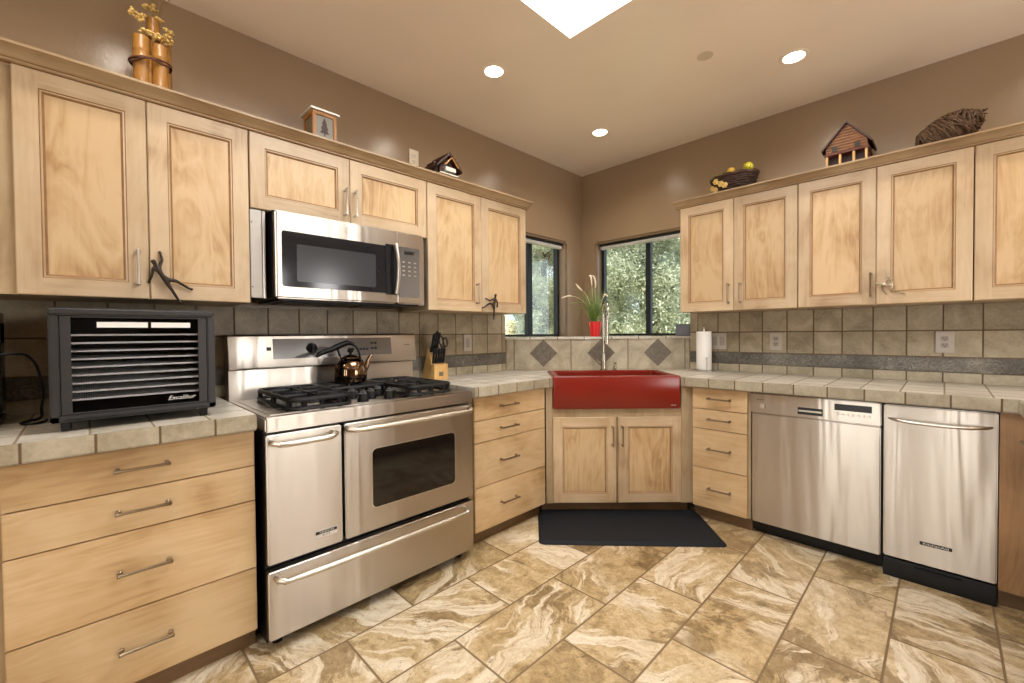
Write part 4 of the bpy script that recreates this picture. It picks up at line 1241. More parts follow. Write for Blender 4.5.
# ------------------------------------------------------------------ sink mat
bm = BM()
a, b = rrect(-0.532, 0.548, -0.247, 0.247, 0.035), rrect(-0.510, 0.526, -0.225, 0.225, 0.03)
lo = [bm.verts.new((p[0], p[1], 0.001)) for p in a]; l1 = [bm.verts.new((p[0], p[1], 0.004)) for p in a]; hi = [bm.verts.new((p[0], p[1], 0.018)) for p in b]
n = len(lo)
for k in range(n):
    j = (k + 1) % n
    bm.faces.new((lo[k], lo[j], l1[j], l1[k])); bm.faces.new((l1[k], l1[j], hi[j], hi[k]))
bm.faces.new(hi); bm.faces.new(lo[::-1])
mx, my = D2(-0.003, 1.543)
solo('floor_mat', bm, M_RUBBER, 'black anti-fatigue mat on the tiles before the sink cabinet', 'mat', 'W', (mx, my, 0), rot=R_(45 - 2.4), ang=20)

# ------------------------------------------------------------------ dehydrator on the left worktop
dh = thing('food_dehydrator', 'black box dehydrator with nine white mesh trays', 'dehydrator', 'W', (0.570, -3.350, ZC + 0.0008), rot=R_(90))
# local: X to the right, Y into the machine, Z up from the worktop
DW_, DD, z0, z1 = 0.215, 0.43, 0.030, 0.394
bm = BM()
box(bm, -DW_, -DW_ + .024, 0.0, DD, z0, z1 - .024, 0.004); box(bm, DW_ - .024, DW_, 0.0, DD, z0, z1 - .024, 0.004)
box(bm, -DW_, DW_, -0.004, DD, z1 - .026, z1, 0.007, 3); box(bm, -DW_, DW_, 0.0, DD, z0, z0 + .022, 0.004); box(bm, -DW_ + .02, DW_ - .02, DD - .02, DD, z0 + .02, z1 - .02)
part('case', bm, M_BLKPL, dh, 'charcoal plastic case')
bm = BM()
xa_, za_, zb2 = DW_ - .026, z0 + .024, z1 - .028
def xz(y, i, j): return [bm.verts.new(p) for p in ((-xa_ + i, y, za_ + j), (xa_ - i, y, za_ + j), (xa_ - i, y, zb2 - j), (-xa_ + i, y, zb2 - j))]
lp = [xz(0.016, 0, 0), xz(0.004, 0, 0), xz(0.004, .024, .004), xz(0.016, .024, .004)]
for i in range(4):
    u_, w_ = lp[i], lp[(i + 1) % 4]
    for k2 in range(4): bm.faces.new((u_[k2], u_[(k2 + 1) % 4], w_[(k2 + 1) % 4], w_[k2]))
dd = part('door', bm, M_BLKPL, dh)
bm = BM(); box(bm, -DW_ + .050, DW_ - .050, 0.008, 0.012, z0 + .026, z1 - .030); part('clear_panel', bm, M_SMOKE, dd, 'smoked clear door panel')
for q in ((-0.105, 0.023), (0.032, 0.142)):
    bm = BM(); box(bm, q[0], q[1], 0.0066, 0.0078, 0.330, 0.3485); part('sticker', bm, M_WHITE, dd, 'white sticker')
text('lettering', 'Excalibur', 0.021, (0.112, 0.0074, 0.078), M_TEXT, dd, 0.0002, shear=0.4)
bm = BM(); box(bm, -DW_ + .03, DW_ - .03, -0.0005, 0.004, z0 + .004, z0 + .010, 0.001); part('sill_strip', bm, M_DARKPL, dh)
for k in range(9):
    zt = 0.0935 + k * 0.0262
    bm = BM()
    box(bm, -DW_ + .030, DW_ - .030, 0.026, 0.031, zt, zt + .0055); box(bm, -DW_ + .030, DW_ - .030, 0.385, 0.390, zt, zt + .004)
    box(bm, -DW_ + .030, -DW_ + .035, 0.031, 0.385, zt, zt + .004); box(bm, DW_ - .035, DW_ - .030, 0.031, 0.385, zt, zt + .004)
    nx = 60
    for i in range(nx):
        x = -DW_ + .037 + (2 * DW_ - .074) * i / (nx - 1); box(bm, x - .0020, x + .0020, 0.031, 0.385, zt + .0005, zt + .0020)
    for j in range(14):
        y = 0.04 + 0.34 * j / 13; box(bm, -DW_ + .035, DW_ - .035, y - .001, y + .001, zt + .0020, zt + .0030)
    part('tray', bm, M_TRAYW, dh, 'white mesh tray')
for (x, y) in ((-DW_ + .035, .03), (DW_ - .035, .03), (-DW_ + .035, DD - .03), (DW_ - .035, DD - .03)):
    bm = BM(); cyl(bm, (x, y, 0.0), (x, y, z0), 0.012, 0.014, 12); part('foot', bm, M_DARKPL, dh)

# black appliance at the far left, on the worktop
cm = thing('coffee_maker', 'black appliance cut off by the left edge of the photo', 'coffee maker', 'W', (0.22, -3.76, ZC))
bm = BM(); box(bm, 0.10, 0.36, -3.90, -3.692, ZC, ZC + .035, 0.008); box(bm, 0.10, 0.20, -3.90, -3.692, ZC + .03, ZC + .36, 0.010); box(bm, 0.10, 0.36, -3.90, -3.692, ZC + .27, ZC + .40, 0.012)
part('body', bm, M_TEALSHADE, cm)
bm = BM(); lathe(bm, [(0.05, 0.0), (0.066, 0.01), (0.070, 0.07), (0.056, 0.14), (0.048, 0.16), (0.054, 0.18)], (0.275, -3.79, ZC + .036), 24); cr = part('carafe', bm, M_DARKPL, cm)
bm = BM(); tube(bm, [(0.30, -3.74, ZC + .19), (0.33, -3.702, ZC + .19), (0.34, -3.692, ZC + .15), (0.33, -3.702, ZC + .09), (0.315, -3.73, ZC + .08)], 0.008, 8); part('handle', bm, M_DARKPL, cr)
bm = BM()
pw = [(0.28, -3.690, 1.172), (0.27, -3.660, 1.174), (0.25, -3.628, 1.165), (0.235, -3.606, 1.12), (0.225, -3.595, 1.03), (0.215, -3.600, 0.975), (0.205, -3.600, 0.945), (0.215, -3.61, 0.936), (0.24, -3.632, 0.9355), (0.27, -3.645, 0.935), (0.30, -3.640, 0.935), (0.322, -3.615, 0.935), (0.30, -3.590, 0.9355), (0.27, -3.585, 0.937)]
# smooth the cord with Catmull-Rom
def smooth(p, n=5):
    p = [Vector(q) for q in p]; out = []
    for i in range(len(p) - 1):
        a, b, c, d = p[max(i - 1, 0)], p[i], p[i + 1], p[min(i + 2, len(p) - 1)]
        for k in range(n):
            t_ = k / n
            out.append(0.5 * ((2 * b) + (c - a) * t_ + (2 * a - 5 * b + 4 * c - d) * t_ ** 2 + (3 * b - a - 3 * c + d) * t_ ** 3))
    out.append(p[-1]); return out
tube(bm, smooth(pw), 0.0042, 8)
solo('power_cord', bm, M_DARKPL, 'black power cord looping on the worktop beside the dehydrator', 'cord')

# ------------------------------------------------------------------ knife block, paper towels, plant
kb = thing('knife_block', 'beech knife block with black handled knives beside the range', 'knife block', 'L', (-1.815, -0.12, ZC))
XA_, XB_ = -1.872, -1.762
bm = BM()
prism(bm, [(-0.022, ZC), (-0.118, ZC), (-0.140, ZC + .118), (-0.098, ZC + .205)], XA_, XB_, 'X')
part('slanted_block', bm, M_BEECH, kb, smooth=False)
bm = BM(); box(bm, XA_, XB_, -0.172, -0.119, ZC, ZC + .100, 0.002); fb_ = part('front_block', bm, M_BEECH, kb)
bm = BM(); box(bm, -1.834, -1.802, -0.1732, -0.1718, ZC + .022, ZC + .050); part('stamp', bm, M_LABELD, fb_, 'dark printed stamp')
def knife(x, y, z, L, wd, label, tilt=0.42, steel=True):
    k_ = thing('knife', label, 'knife', 'L', (x, y, z), group='knives in the beech block')
    dx = Vector((0, -math.sin(tilt), math.cos(tilt)))
    p = Vector((x, y, z))
    bm = BM(); tube(bm, [p - dx * .03, p + dx * .004], wd * .8, 8, flat=0.4); part('blade', bm, M_STEELS, k_)
    bm = BM(); tube(bm, [p + dx * .004, p + dx * .015, p + dx * (L * .5), p + dx * (L * .9), p + dx * L], [wd * .9, wd, wd * .85, wd * 1.1, wd * .7], 10, flat=1.2); part('handle', bm, M_BLACK, k_)
LBK = 'black knife handle standing in the back of the beech block'
for i, (x, L) in enumerate(((-1.856, .135), (-1.838, .15), (-1.818, .14))):
    knife(x, -0.112, ZC + .178, L, .0095, 'large black-handled knife, %s in the back row of the block' % ('leftmost', 'second from left', 'third from left')[i], 0.36)
for i in range(5):
    knife(-1.858 + i * .0205, -0.140, ZC + .103, .105, .0078, 'short steak knife, %s in the front row of the block' % ('leftmost', 'second from left', 'middle', 'second from right', 'rightmost')[i], 0.14)
sc_ = thing('kitchen_scissors', 'black ring-handled scissors at the right of the knife block', 'scissors', 'L', (-1.78, -0.112, ZC + .178))
bm = BM(); tube(bm, [(-1.785, -0.104, ZC + .155), (-1.782, -0.13, ZC + .215)], .006, 8, flat=.5); part('blades', bm, M_STEELS, sc_)
for s_ in (0,):
    for cx_, cz_ in ((-1.797, ZC + .255), (-1.763, ZC + .245)):
        bm = BM()
        tube(bm, [(cx_ + .016 * math.cos(a * math.pi / 8), -0.146 + .004 * math.sin(a * math.pi / 8), cz_ + .03 * math.sin(a * math.pi / 8)) for a in range(17)], .0045, 8, caps=False)
        tube(bm, [(-1.782, -0.128, ZC + .21), (cx_, -0.142, cz_ - .03)], .005, 8)
        part('ring_handle', bm, M_BLACK, sc_)

pt = thing('paper_towel_holder', 'steel upright paper towel holder on the right counter', 'holder', 'W', (1.224, -0.135, ZC))
bm = BM(); lathe(bm, [(0.078, 0.0015), (0.078, 0.008), (0.070, 0.012), (0.006, 0.013)], (1.224, -0.135, ZC), 32); part('base', bm, M_STEELS, pt)
bm = BM(); cyl(bm, (1.224, -0.135, ZC + .012), (1.224, -0.135, ZC + .322), 0.005, None, 10); ball(bm, (1.224, -0.135, ZC + .328), 0.009); part('rod', bm, M_STEELS, pt)
bm = BM(); tube(bm, [(1.268, -0.198, ZC + .011), (1.268, -0.198, ZC + .10)], 0.0045, 8); ball(bm, (1.268, -0.198, ZC + .103), 0.007); part('tension_arm', bm, M_STEELS, pt)
bm = BM()
lathe(bm, [(0.020, 0.0), (0.0525, 0.0), (0.0535, 0.006), (0.0535, 0.282), (0.0525, 0.288), (0.020, 0.288), (0.020, 0.0)], (1.224, -0.135, ZC + .0145), 36, cap=False)
solo('paper_towel_roll', bm, M_PAPER, 'white paper towel roll standing beside the corner backsplash', 'paper towels', 'W', (1.224, -0.135, ZC + .0145))

px, py = D2(0.018, 0.55)
pl_ = thing('potted_grass', 'red pot of green grass with cream plumes on the ledge', 'plant', 'W', (px, py, 1.197))
bm = BM(); lathe(bm, [(0.036, 0.0), (0.040, 0.003), (0.052, 0.118), (0.053, 0.128), (0.049, 0.128), (0.045, 0.110), (0.004, 0.108)], (px, py, 1.197), 28); part('pot', bm, M_REDPOT, pl_, 'bright red pot')
bm = BM(); lathe(bm, [(0.046, 0.108), (0.044, 0.113), (0.003, 0.116)], (px, py, 1.197), 20); part('soil', bm, M_SOIL, pl_)
bm = BM()
tdir = Vector((math.sqrt(.5), math.sqrt(.5), 0)); ndir = Vector((math.sqrt(.5), -math.sqrt(.5), 0))
for i in range(150):
    a = random.uniform(0, 2 * math.pi); r0 = random.uniform(0, 0.03)
    lean = abs(random.gauss(0, 1)) * 0.075
    h = random.uniform(0.16, 0.36)
    b0 = Vector((px + r0 * math.cos(a), py + r0 * math.sin(a), 1.307))
    dirv = Vector((math.cos(a), math.sin(a), 0))
    droop = random.random() < 0.25
    pts = [b0]
    for k in range(1, 6):
        t_ = k / 5
        z = h * t_ - (0.35 * h * t_ ** 3 if droop else 0)
        pts.append(b0 + dirv * (lean * (2.2 if droop else 1.4) * t_ ** 1.7) + Vector((0, 0, z)))
    tube(bm, pts, [0.0022, 0.0030, 0.0028, 0.0022, 0.0014, 0.0004], 4, flat=0.3)
part('grass_blades', bm, M_LEAF, pl_)
def P3(t_, z, dd=0.0): return Vector((px, py, 0)) + tdir * (t_ - 0.018) + ndir * dd + Vector((0, 0, z))
plumes = [([(0.012, 1.31), (-0.05, 1.47), (-0.13, 1.535), (-0.19, 1.548)], [(-0.175, 1.548), (-0.21, 1.550), (-0.268, 1.532)]),
          ([(0.012, 1.31), (-0.03, 1.50), (-0.075, 1.585)], [(-0.085, 1.59), (-0.115, 1.618), (-0.145, 1.655)]),
          ([(0.014, 1.31), (0.0, 1.50), (-0.005, 1.62)], [(-0.008, 1.63), (-0.012, 1.69), (-0.02, 1.722), (-0.035, 1.71)]),
          ([(0.02, 1.31), (0.02, 1.52), (0.018, 1.60)], [(0.018, 1.61), (0.020, 1.66), (0.006, 1.712), (-0.01, 1.715)]),
          ([(0.03, 1.31), (0.06, 1.46), (0.085, 1.53)], [(0.082, 1.53), (0.10, 1.555), (0.13, 1.535)])]
for i, (stem, tip) in enumerate(plumes):
    bm = BM(); dz = (i - 2) * 0.012
    tube(bm, smooth([P3(a, b, dz) for a, b in stem]), 0.0014, 6)
    ps = smooth([P3(a, b, dz) for a, b in tip], 6)
    nn = len(ps)
    tube(bm, ps, [0.001 + 0.0065 * math.sin(math.pi * (k + .5) / nn) for k in range(nn)], 8)
    part('plume', bm, M_PLUME, pl_, 'cream feathery plume')
for i, (stem) in enumerate(([(0.01, 1.31), (-0.06, 1.47), (-0.14, 1.49), (-0.20, 1.482)], [(0.0, 1.31), (-0.08, 1.44), (-0.12, 1.42), (-0.135, 1.35)])):
    bm = BM(); tube(bm, smooth([P3(a, b, 0.01) for a, b in stem]), [0.003] * 14 + [0.002, 0.0008], 5, flat=.4); part('arching_blade', bm, M_LEAF, pl_)
bm = BM(); box(bm, 0.93, 1.055, 0.018, 0.072, 1.1968, 1.296, 0.006)
solo('small_grey_box', bm, M_GREYBOX, 'small grey box on the sill at the right of the window', 'box', 'W')

# ------------------------------------------------------------------ outlets and switches
def plate(label, frame, x, z, kind, y=-TH, mats=(None, None), w=0.0, cat='outlet'):
    mp, mk = mats[0] or M_PLATE, mats[1] or M_PLATEK
    nm = 'light_switch' if 'rocker' in kind or kind == 'toggle' else 'wall_outlet'
    o = thing(nm, label, cat, frame, (x, y, z - .062))
    wid = 0.114 if kind == 'rocker2' else (0.080 if kind != 'white' else 0.076)
    bm = BM(); box(bm, x - wid / 2, x + wid / 2, y - .006, y, z - .062, z + .062, 0.003); part('plate', bm, mp, o)
    yy = y - .006
    if kind.startswith('rocker'):
        for s_ in ((-.026, .026) if kind == 'rocker2' else (0,)):
            bm = BM(); prism(bm, [(yy - .004, z + .034), (yy - .001, z - .034), (yy + .002, z - .034), (yy + .002, z + .034)], x + s_ - .017, x + s_ + .017, 'X'); part('rocker', bm, mk, o)
    else:
        for s_ in (-.019, .019):
            bm = BM(); prism(bm, rrect(x - .0165, x + .0165, z + s_ - .0145, z + s_ + .0145, .008), yy - .002, yy + .001, 'Y'); rc = part('receptacle', bm, mk, o)
            bm = BM()
            for q in (-.0062, .0062): box(bm, x + q - .0013, x + q + .0013, yy - .0024, yy - .001, z + s_ - .001, z + s_ + .008)
            cyl(bm, (x, yy - .0024, z + s_ - .0075), (x, yy - .001, z + s_ - .0075), .0028, None, 10)
            part('slots', bm, M_SLOT, rc)
plate('double rocker switch plate right beside the paper towels', 'R', 1.2885, 1.158, 'rocker2', cat='switch')
plate('grey outlet under the cabinets between paper towels and dishwasher', 'R', 1.676, 1.158, 'duplex')
plate('grey outlet above the gap between dishwasher and compactor', 'R', 2.517, 1.161, 'duplex')
plate('single rocker switch on the tiles right of the knife block', 'L', -1.466, 1.162, 'rocker1', cat='switch')
plate('almond outlet high on the wall above the microwave cabinet', 'L', -1.901, 2.404, 'white', 0.0, (M_PLATEW, M_PLATEW))

# ------------------------------------------------------------------ ornaments on top of the cabinets (they stand on z = 2.137)
ZTOP = 2.1375
bb = thing('bamboo_vase', 'bundle of varnished bamboo tubes holding dried flowers', 'vase', 'L', (-3.285, -0.25, ZTOP))
def culm(x, y, r, ztop, nodes):
    bm = BM(); prof = [(r, 0.0)]
    for zn in nodes: prof += [(r, zn - .006), (r * 1.06, zn - .002), (r * 1.06, zn + .002), (r, zn + .006)]
    prof += [(r, ztop - ZTOP), (r * .86, ztop - ZTOP), (r * .84, ztop - ZTOP - .03), (.002, ztop - ZTOP - .032)]
    lathe(bm, prof, (x, y, ZTOP), 22); return part('bamboo_tube', bm, M_BAMBOO, bb)
culm(-3.304, -0.250, 0.0270, 2.424, (0.08, 0.20, 0.232)); culm(-3.246, -0.262, 0.0255, 2.406, (0.10, 0.22))
culm(-3.262, -0.213, 0.0220, 2.532, (0.15, 0.30)); culm(-3.222, -0.215, 0.018, 2.47, (0.17,))
culm(-3.281, -0.252, 0.012, 2.36, (0.12,))
bm = BM()
ell = [(-3.275 + 0.066 * math.cos(a * math.pi / 12), -0.243 + 0.052 * math.sin(a * math.pi / 12), 2.335 + 0.010 * math.cos(a * math.pi / 12)) for a in range(25)]
tube(bm, ell, 0.0042, 8, caps=False); tube(bm, [(p[0], p[1], p[2] - .008 - .006 * math.sin(i)) for i, p in enumerate(ell)], 0.004, 8, caps=False)
part('twine', bm, M_TWINE, bb, 'brown twine binding')
def bloom(stem, c, r, n=26):
    bm = BM(); tube(bm, smooth(stem), 0.0016, 6); st_ = part('flower_stem', bm, M_DRYSTEM, bb)
    bm = BM()
    for i in range(n):
        q = Vector((random.gauss(0, 1), random.gauss(0, 1), random.gauss(0, .55))).normalized() * r * random.uniform(.35, 1)
        ball(bm, (c[0] + q.x, c[1] + q.y * .8, c[2] + q.z * .7), random.uniform(.005, .009), (1, 1, .7), 0, 7, 5)
    part('blossom', bm, M_DRYFLOWER, st_)
bloom([(-3.30, -.25, 2.41), (-3.295, -.25, 2.46), (-3.315, -.25, 2.50)], (-3.318, -.25, 2.508), .032)
bloom([(-3.30, -.25, 2.41), (-3.296, -.25, 2.44), (-3.294, -.25, 2.452)], (-3.292, -.25, 2.452), .022, 16)
bloom([(-3.262, -.213, 2.5), (-3.262, -.21, 2.55), (-3.268, -.21, 2.60)], (-3.268, -.21, 2.58), .026)
bloom([(-3.262, -.213, 2.5), (-3.252, -.21, 2.54), (-3.245, -.21, 2.56)], (-3.245, -.225, 2.535), .018, 12)
bloom([(-3.222, -.215, 2.45), (-3.216, -.21, 2.49), (-3.215, -.21, 2.50)], (-3.216, -.215, 2.505), .022, 16)
bloom([(-3.244, -.262, 2.40), (-3.238, -.26, 2.43), (-3.235, -.26, 2.44)], (-3.238, -.262, 2.442), .036, 34)
for i in range(8):
    bm = BM(); a = random.uniform(-1, 1)
    tube(bm, smooth([(-3.25, -.22, 2.50), (-3.25 + a * .02, -.215, 2.58), (-3.245 + a * .05, -.21, 2.66)]), 0.001, 5); part('dried_sprig', bm, M_DRYSTEM, bb)

ln = thing('lantern', 'square oak lantern ornament with white tin roof', 'lantern', 'L', (-2.60, -0.22, ZTOP))
lx0, lx1, ly0, ly1 = -2.645, -2.522, -0.250, -0.120
ztb, ztt = ZTOP, 2.380
bm = BM()
for x in (lx0, lx1 - .018):
    for y in (ly0, ly1 - .018): box(bm, x, x + .018, y, y + .018, ztb, ztt, 0.002)
for z in (ztb, ztt - .018):
    for y in (ly0, ly1 - .018): box(bm, lx0 + .018, lx1 - .018, y, y + .018, z, z + .018)
    for x in (lx0, lx1 - .018): box(bm, x, x + .018, ly0 + .018, ly1 - .018, z, z + .018)
part('frame', bm, M_OAK, ln)
bm = BM()
box(bm, lx0 + .018, lx1 - .018, ly0 + .006, ly0 + .010, ztb + .018, ztt - .018); box(bm, lx0 + .018, lx1 - .018, ly1 - .010, ly1 - .006, ztb + .018, ztt - .018)
box(bm, lx0 + .006, lx0 + .010, ly0 + .018, ly1 - .018, ztb + .018, ztt - .018); box(bm, lx1 - .010, lx1 - .006, ly0 + .018, ly1 - .018, ztb + .018, ztt - .018)
gp = part('glass_panels', bm, M_GREYGLASS, ln)
bm = BM()
cx_, zb_ = -2.5835, 2.275
prism(bm, [(cx_ - .024, zb_), (cx_ - .010, zb_ + .022), (cx_ - .020, zb_ + .020), (cx_ - .008, zb_ + .046), (cx_ - .014, zb_ + .045), (cx_, zb_ + .080), (cx_ + .014, zb_ + .045), (cx_ + .008, zb_ + .046), (cx_ + .020, zb_ + .020), (cx_ + .010, zb_ + .022), (cx_ + .024, zb_)], ly0 + .0045, ly0 + .0065, 'Y')
box(bm, cx_ - .003, cx_ + .003, ly0 + .0045, ly0 + .0065, zb_ - .015, zb_)
part('tree_motif', bm, M_DARKWOOD, gp, 'dark tree silhouette')
bm = BM()
prism(bm, [(lx0 - .012, ztt), (lx1 + .012, ztt), (lx1 + .012, ztt + .009), (lx0 - .012, ztt + .009)], ly0 - .012, ly1 + .012, 'Y')
prism(bm, [(lx0 + .02, ztt + .009), (lx1 - .02, ztt + .009), (lx1 - .045, ztt + .018), (lx0 + .045, ztt + .018)], ly0 + .02, ly1 - .02, 'Y')
part('roof', bm, M_TINW, ln, 'white tin roof')
bm = BM(); tube(bm, [(-2.61, -.185, ztt + .016), (-2.60, -.185, ztt + .030), (-2.57, -.185, ztt + .030), (-2.56, -.185, ztt + .016)], .004, 8); part('carry_ring', bm, M_DARKWOOD, ln)

bh = thing('birdhouse', 'dark wooden chalet birdhouse near the almond outlet', 'birdhouse', 'L', (-1.82, -0.22, ZTOP))
bx0, bx1 = -1.905, -1.745
bm = BM(); prism(bm, [(bx0 + .02, ZTOP), (bx1 - .02, ZTOP), (bx1 - .02, 2.285), ((bx0 + bx1) / 2 + .0, 2.360), (bx0 + .02, 2.285)], -0.275, -0.165, 'Y'); part('walls', bm, M_DARKWOOD, bh, smooth=False)
bm = BM(); ap = ((bx0 + bx1) / 2, 2.382)
for s_ in (-1, 1):
    e_ = (ap[0] + s_ * .098, 2.285)
    prism(bm, [ap, e_, (e_[0], e_[1] - .014), (ap[0], ap[1] - .018)], -0.305, -0.140, 'Y')
    for q in range(1, 5):
        t_ = q / 5; c0 = (ap[0] + (e_[0] - ap[0]) * t_, ap[1] + (e_[1] - ap[1]) * t_)
        box(bm, c0[0] - .003, c0[0] + .003, -0.306, -0.139, c0[1] - .002, c0[1] + .004)
part('roof', bm, M_DARKWOOD, bh, 'dark shingled roof', smooth=False)
bm = BM()
for s_ in (-1, 1):
    tube(bm, [(ap[0] + .01, -.309, ap[1] - .035), (ap[0] + .01 + s_ * .052, -.309, 2.292)], .0045, 6)
part('gable_trim', bm, M_OAK, bh, 'tan gable trim')
bm = BM(); box(bm, ap[0] - .03, ap[0] + .05, -0.300, -0.275, 2.262, 2.288, .002); box(bm, ap[0] - .07, ap[0] + .07, -0.298, -0.276, 2.240, 2.247); part('balcony', bm, M_TINW, bh, 'white balcony rail')
bm = BM(); box(bm, ap[0] - .012, ap[0] + .018, -0.279, -0.274, 2.288, 2.325, .002); part('doorway', bm, M_SLOT, bh)
bm = BM(); box(bm, bx0 - .012, bx0 + .018, -0.262, -0.176, ZTOP, 2.315, .004); box(bm, bx0 - .022, bx0 - .012, -0.25, -0.19, ZTOP, 2.275, .003); part('side_shed', bm, M_DARKWOOD, bh)

# fruit basket
fx, fy = 1.465, -0.225
fbk = thing('fruit_basket', 'dark twig basket trimmed with yellow flowers near the corner', 'basket', 'R', (fx, fy, ZTOP))
bm = BM()
rb, rt, hb = 0.105, 0.148, 0.165
for k in range(12):
    t_ = k / 11; r_ = rb + (rt - rb) * t_ ** .8; z = ZTOP + .008 + hb * t_
    lp = [(fx + (r_ + .004 * math.sin(9 * a * math.pi / 18 + k * 2)) * math.cos(a * math.pi / 18), fy + .62 * (r_ + .004 * math.sin(9 * a * math.pi / 18 + k * 2)) * math.sin(a * math.pi / 18), z) for a in range(37)]
    tube(bm, lp, 0.0075, 6, caps=False)
for a in range(18):
    an = a * math.pi / 9
    tube(bm, [(fx + rb * math.cos(an), fy + .62 * rb * math.sin(an), ZTOP + .002), (fx + rt * math.cos(an), fy + .62 * rt * math.sin(an), ZTOP + hb + .012)], .005, 6)
prism(bm, [(fx + rb * math.cos(a * math.pi / 12), fy + .62 * rb * math.sin(a * math.pi / 12)) for a in range(24)], ZTOP, ZTOP + .008, 'Z')
part('woven_body', bm, M_TWIGD, fbk)
bm = BM()
tube(bm, [(fx + (rt + .003) * math.cos(a * math.pi / 18), fy + .62 * (rt + .003) * math.sin(a * math.pi / 18), ZTOP + hb + .014 + .004 * math.sin(a * 1.7)) for a in range(37)], .011, 8, caps=False)
part('rim', bm, M_DARKWOOD, fbk)
for (dx, dz) in ((-.125, .118), (-.092, .150), (-.055, .125), (-.10, .10), (-.03, .11)):
    bm = BM()
    yy = fy - .62 * math.sqrt(max(0, (rb + (rt - rb) * dz / hb) ** 2 - dx ** 2)) - .012
    for q in range(6):
        an = q * math.pi / 3; ball(bm, (fx + dx + .013 * math.cos(an), yy, ZTOP + dz + .013 * math.sin(an)), .009, (1, .5, 1), 0, 8, 6)
    ball(bm, (fx + dx, yy - .004, ZTOP + dz), .008, (1, .6, 1), 0, 8, 6)
    part('trim_flower', bm, M_DRYFLOWER, fbk, 'yellow trim flower')
bm = BM()
for q in range(7):
    x_ = fx - .13 + q * .018; bz = ZTOP + .165 + .02 * math.sin(q * 2.1)
    tube(bm, [(x_, fy - .06, bz), (x_ + .012, fy - .072, bz + .018), (x_ + .02, fy - .075, bz + .022)], [.002, .008, .001], 6, flat=.3)
part('trim_leaves', bm, M_LEAF, fbk)
def fruit(label, x, y, z, r, mat, sq=(1, 1, .92), name='apple'):
    t_ = thing(name, label, 'fruit', 'R', (x, y, z - r * sq[2]))
    bm = BM(); ball(bm, (x, y, z), r, sq, 0, 20, 14)
    for v in bm.verts:
        d_ = math.hypot(v.co.x - x, v.co.y - y)
        if v.co.z > z: v.co.z -= .25 * r * math.exp(-(d_ / (.3 * r)) ** 2)
    part('flesh', bm, mat, t_)
    bm = BM(); tube(bm, [(x, y, z + r * .62), (x + .003, y, z + r * 1.02)], .002, 6); part('stem', bm, M_DRYSTEM, t_)
fruit('yellow-green apple at the right end of the twig basket', 1.562, -.240, ZTOP + .222, .033, M_APPLE)
fruit('small orange-yellow fruit in the middle of the twig basket', 1.452, -.240, ZTOP + .222, .026, M_ORANGE, name='orange')

# log barn
bx0, bx1, by0, by1 = 2.003, 2.200, -0.285, -0.095
br = thing('toy_barn', 'rustic wooden toy barn with pointed gable on the cabinets', 'toy barn', 'R', (2.10, -0.23, ZTOP))
bm = BM()
prism(bm, [(bx0, 2.292), (bx1, 2.292), (bx1, 2.325), ((bx0 + bx1) / 2, 2.452), (bx0, 2.325)], by0 + .006, by1, 'Y')
part('walls', bm, M_RUST, br, smooth=False)
bm = BM()
zz = 2.296; k = 0
while zz < 2.44:
    hw = (bx1 - bx0) / 2 if zz < 2.325 else (bx1 - bx0) / 2 * max(0.05, (2.452 - zz) / .127)
    cx_ = (bx0 + bx1) / 2
    box(bm, cx_ - hw, cx_ + hw, by0, by0 + .008, zz, zz + .0135, .002); zz += .0165
part('front_siding', bm, M_SIDING, br, 'tan plank siding')
bm = BM(); ap = ((bx0 + bx1) / 2, 2.466)
for s_ in (-1, 1):
    e_ = (ap[0] + s_ * .122, 2.318)
    prism(bm, [ap, e_, (e_[0] - s_ * .004, e_[1] - .010), (ap[0], ap[1] - .015)], by0 - .014, by1 + .012, 'Y')
part('roof', bm, M_DARKWOOD, br, 'dark roof', smooth=False)
for xx in (bx0 + .030, bx1 - .060):
    bm = BM(); box(bm, xx, xx + .026, by0 - .002, by0 + .002, 2.300, 2.326); part('window', bm, M_SLOT, br)
bm = BM(); box(bm, bx0 - .006, bx1 + .006, by0 - .008, by1, 2.278, 2.292, .002); part('porch_beam', bm, M_RUST, br)
bm = BM(); box(bm, bx0, bx1, by0 + .045, by1, ZTOP + .012, 2.278); part('back_wall', bm, M_DARKWOOD, br)
for xx in (bx0, bx0 + .064, bx0 + .128, bx1 - .012):
    bm = BM(); box(bm, xx, xx + .012, by0 - .004, by0 + .008, ZTOP + .012, 2.278, .002); part('porch_post', bm, M_BEECH, br, 'pale porch post')
bm = BM(); box(bm, bx0 - .008, bx1 + .008, by0 - .012, by1 + .004, ZTOP, ZTOP + .012, .002); part('base', bm, M_DARKWOOD, br)

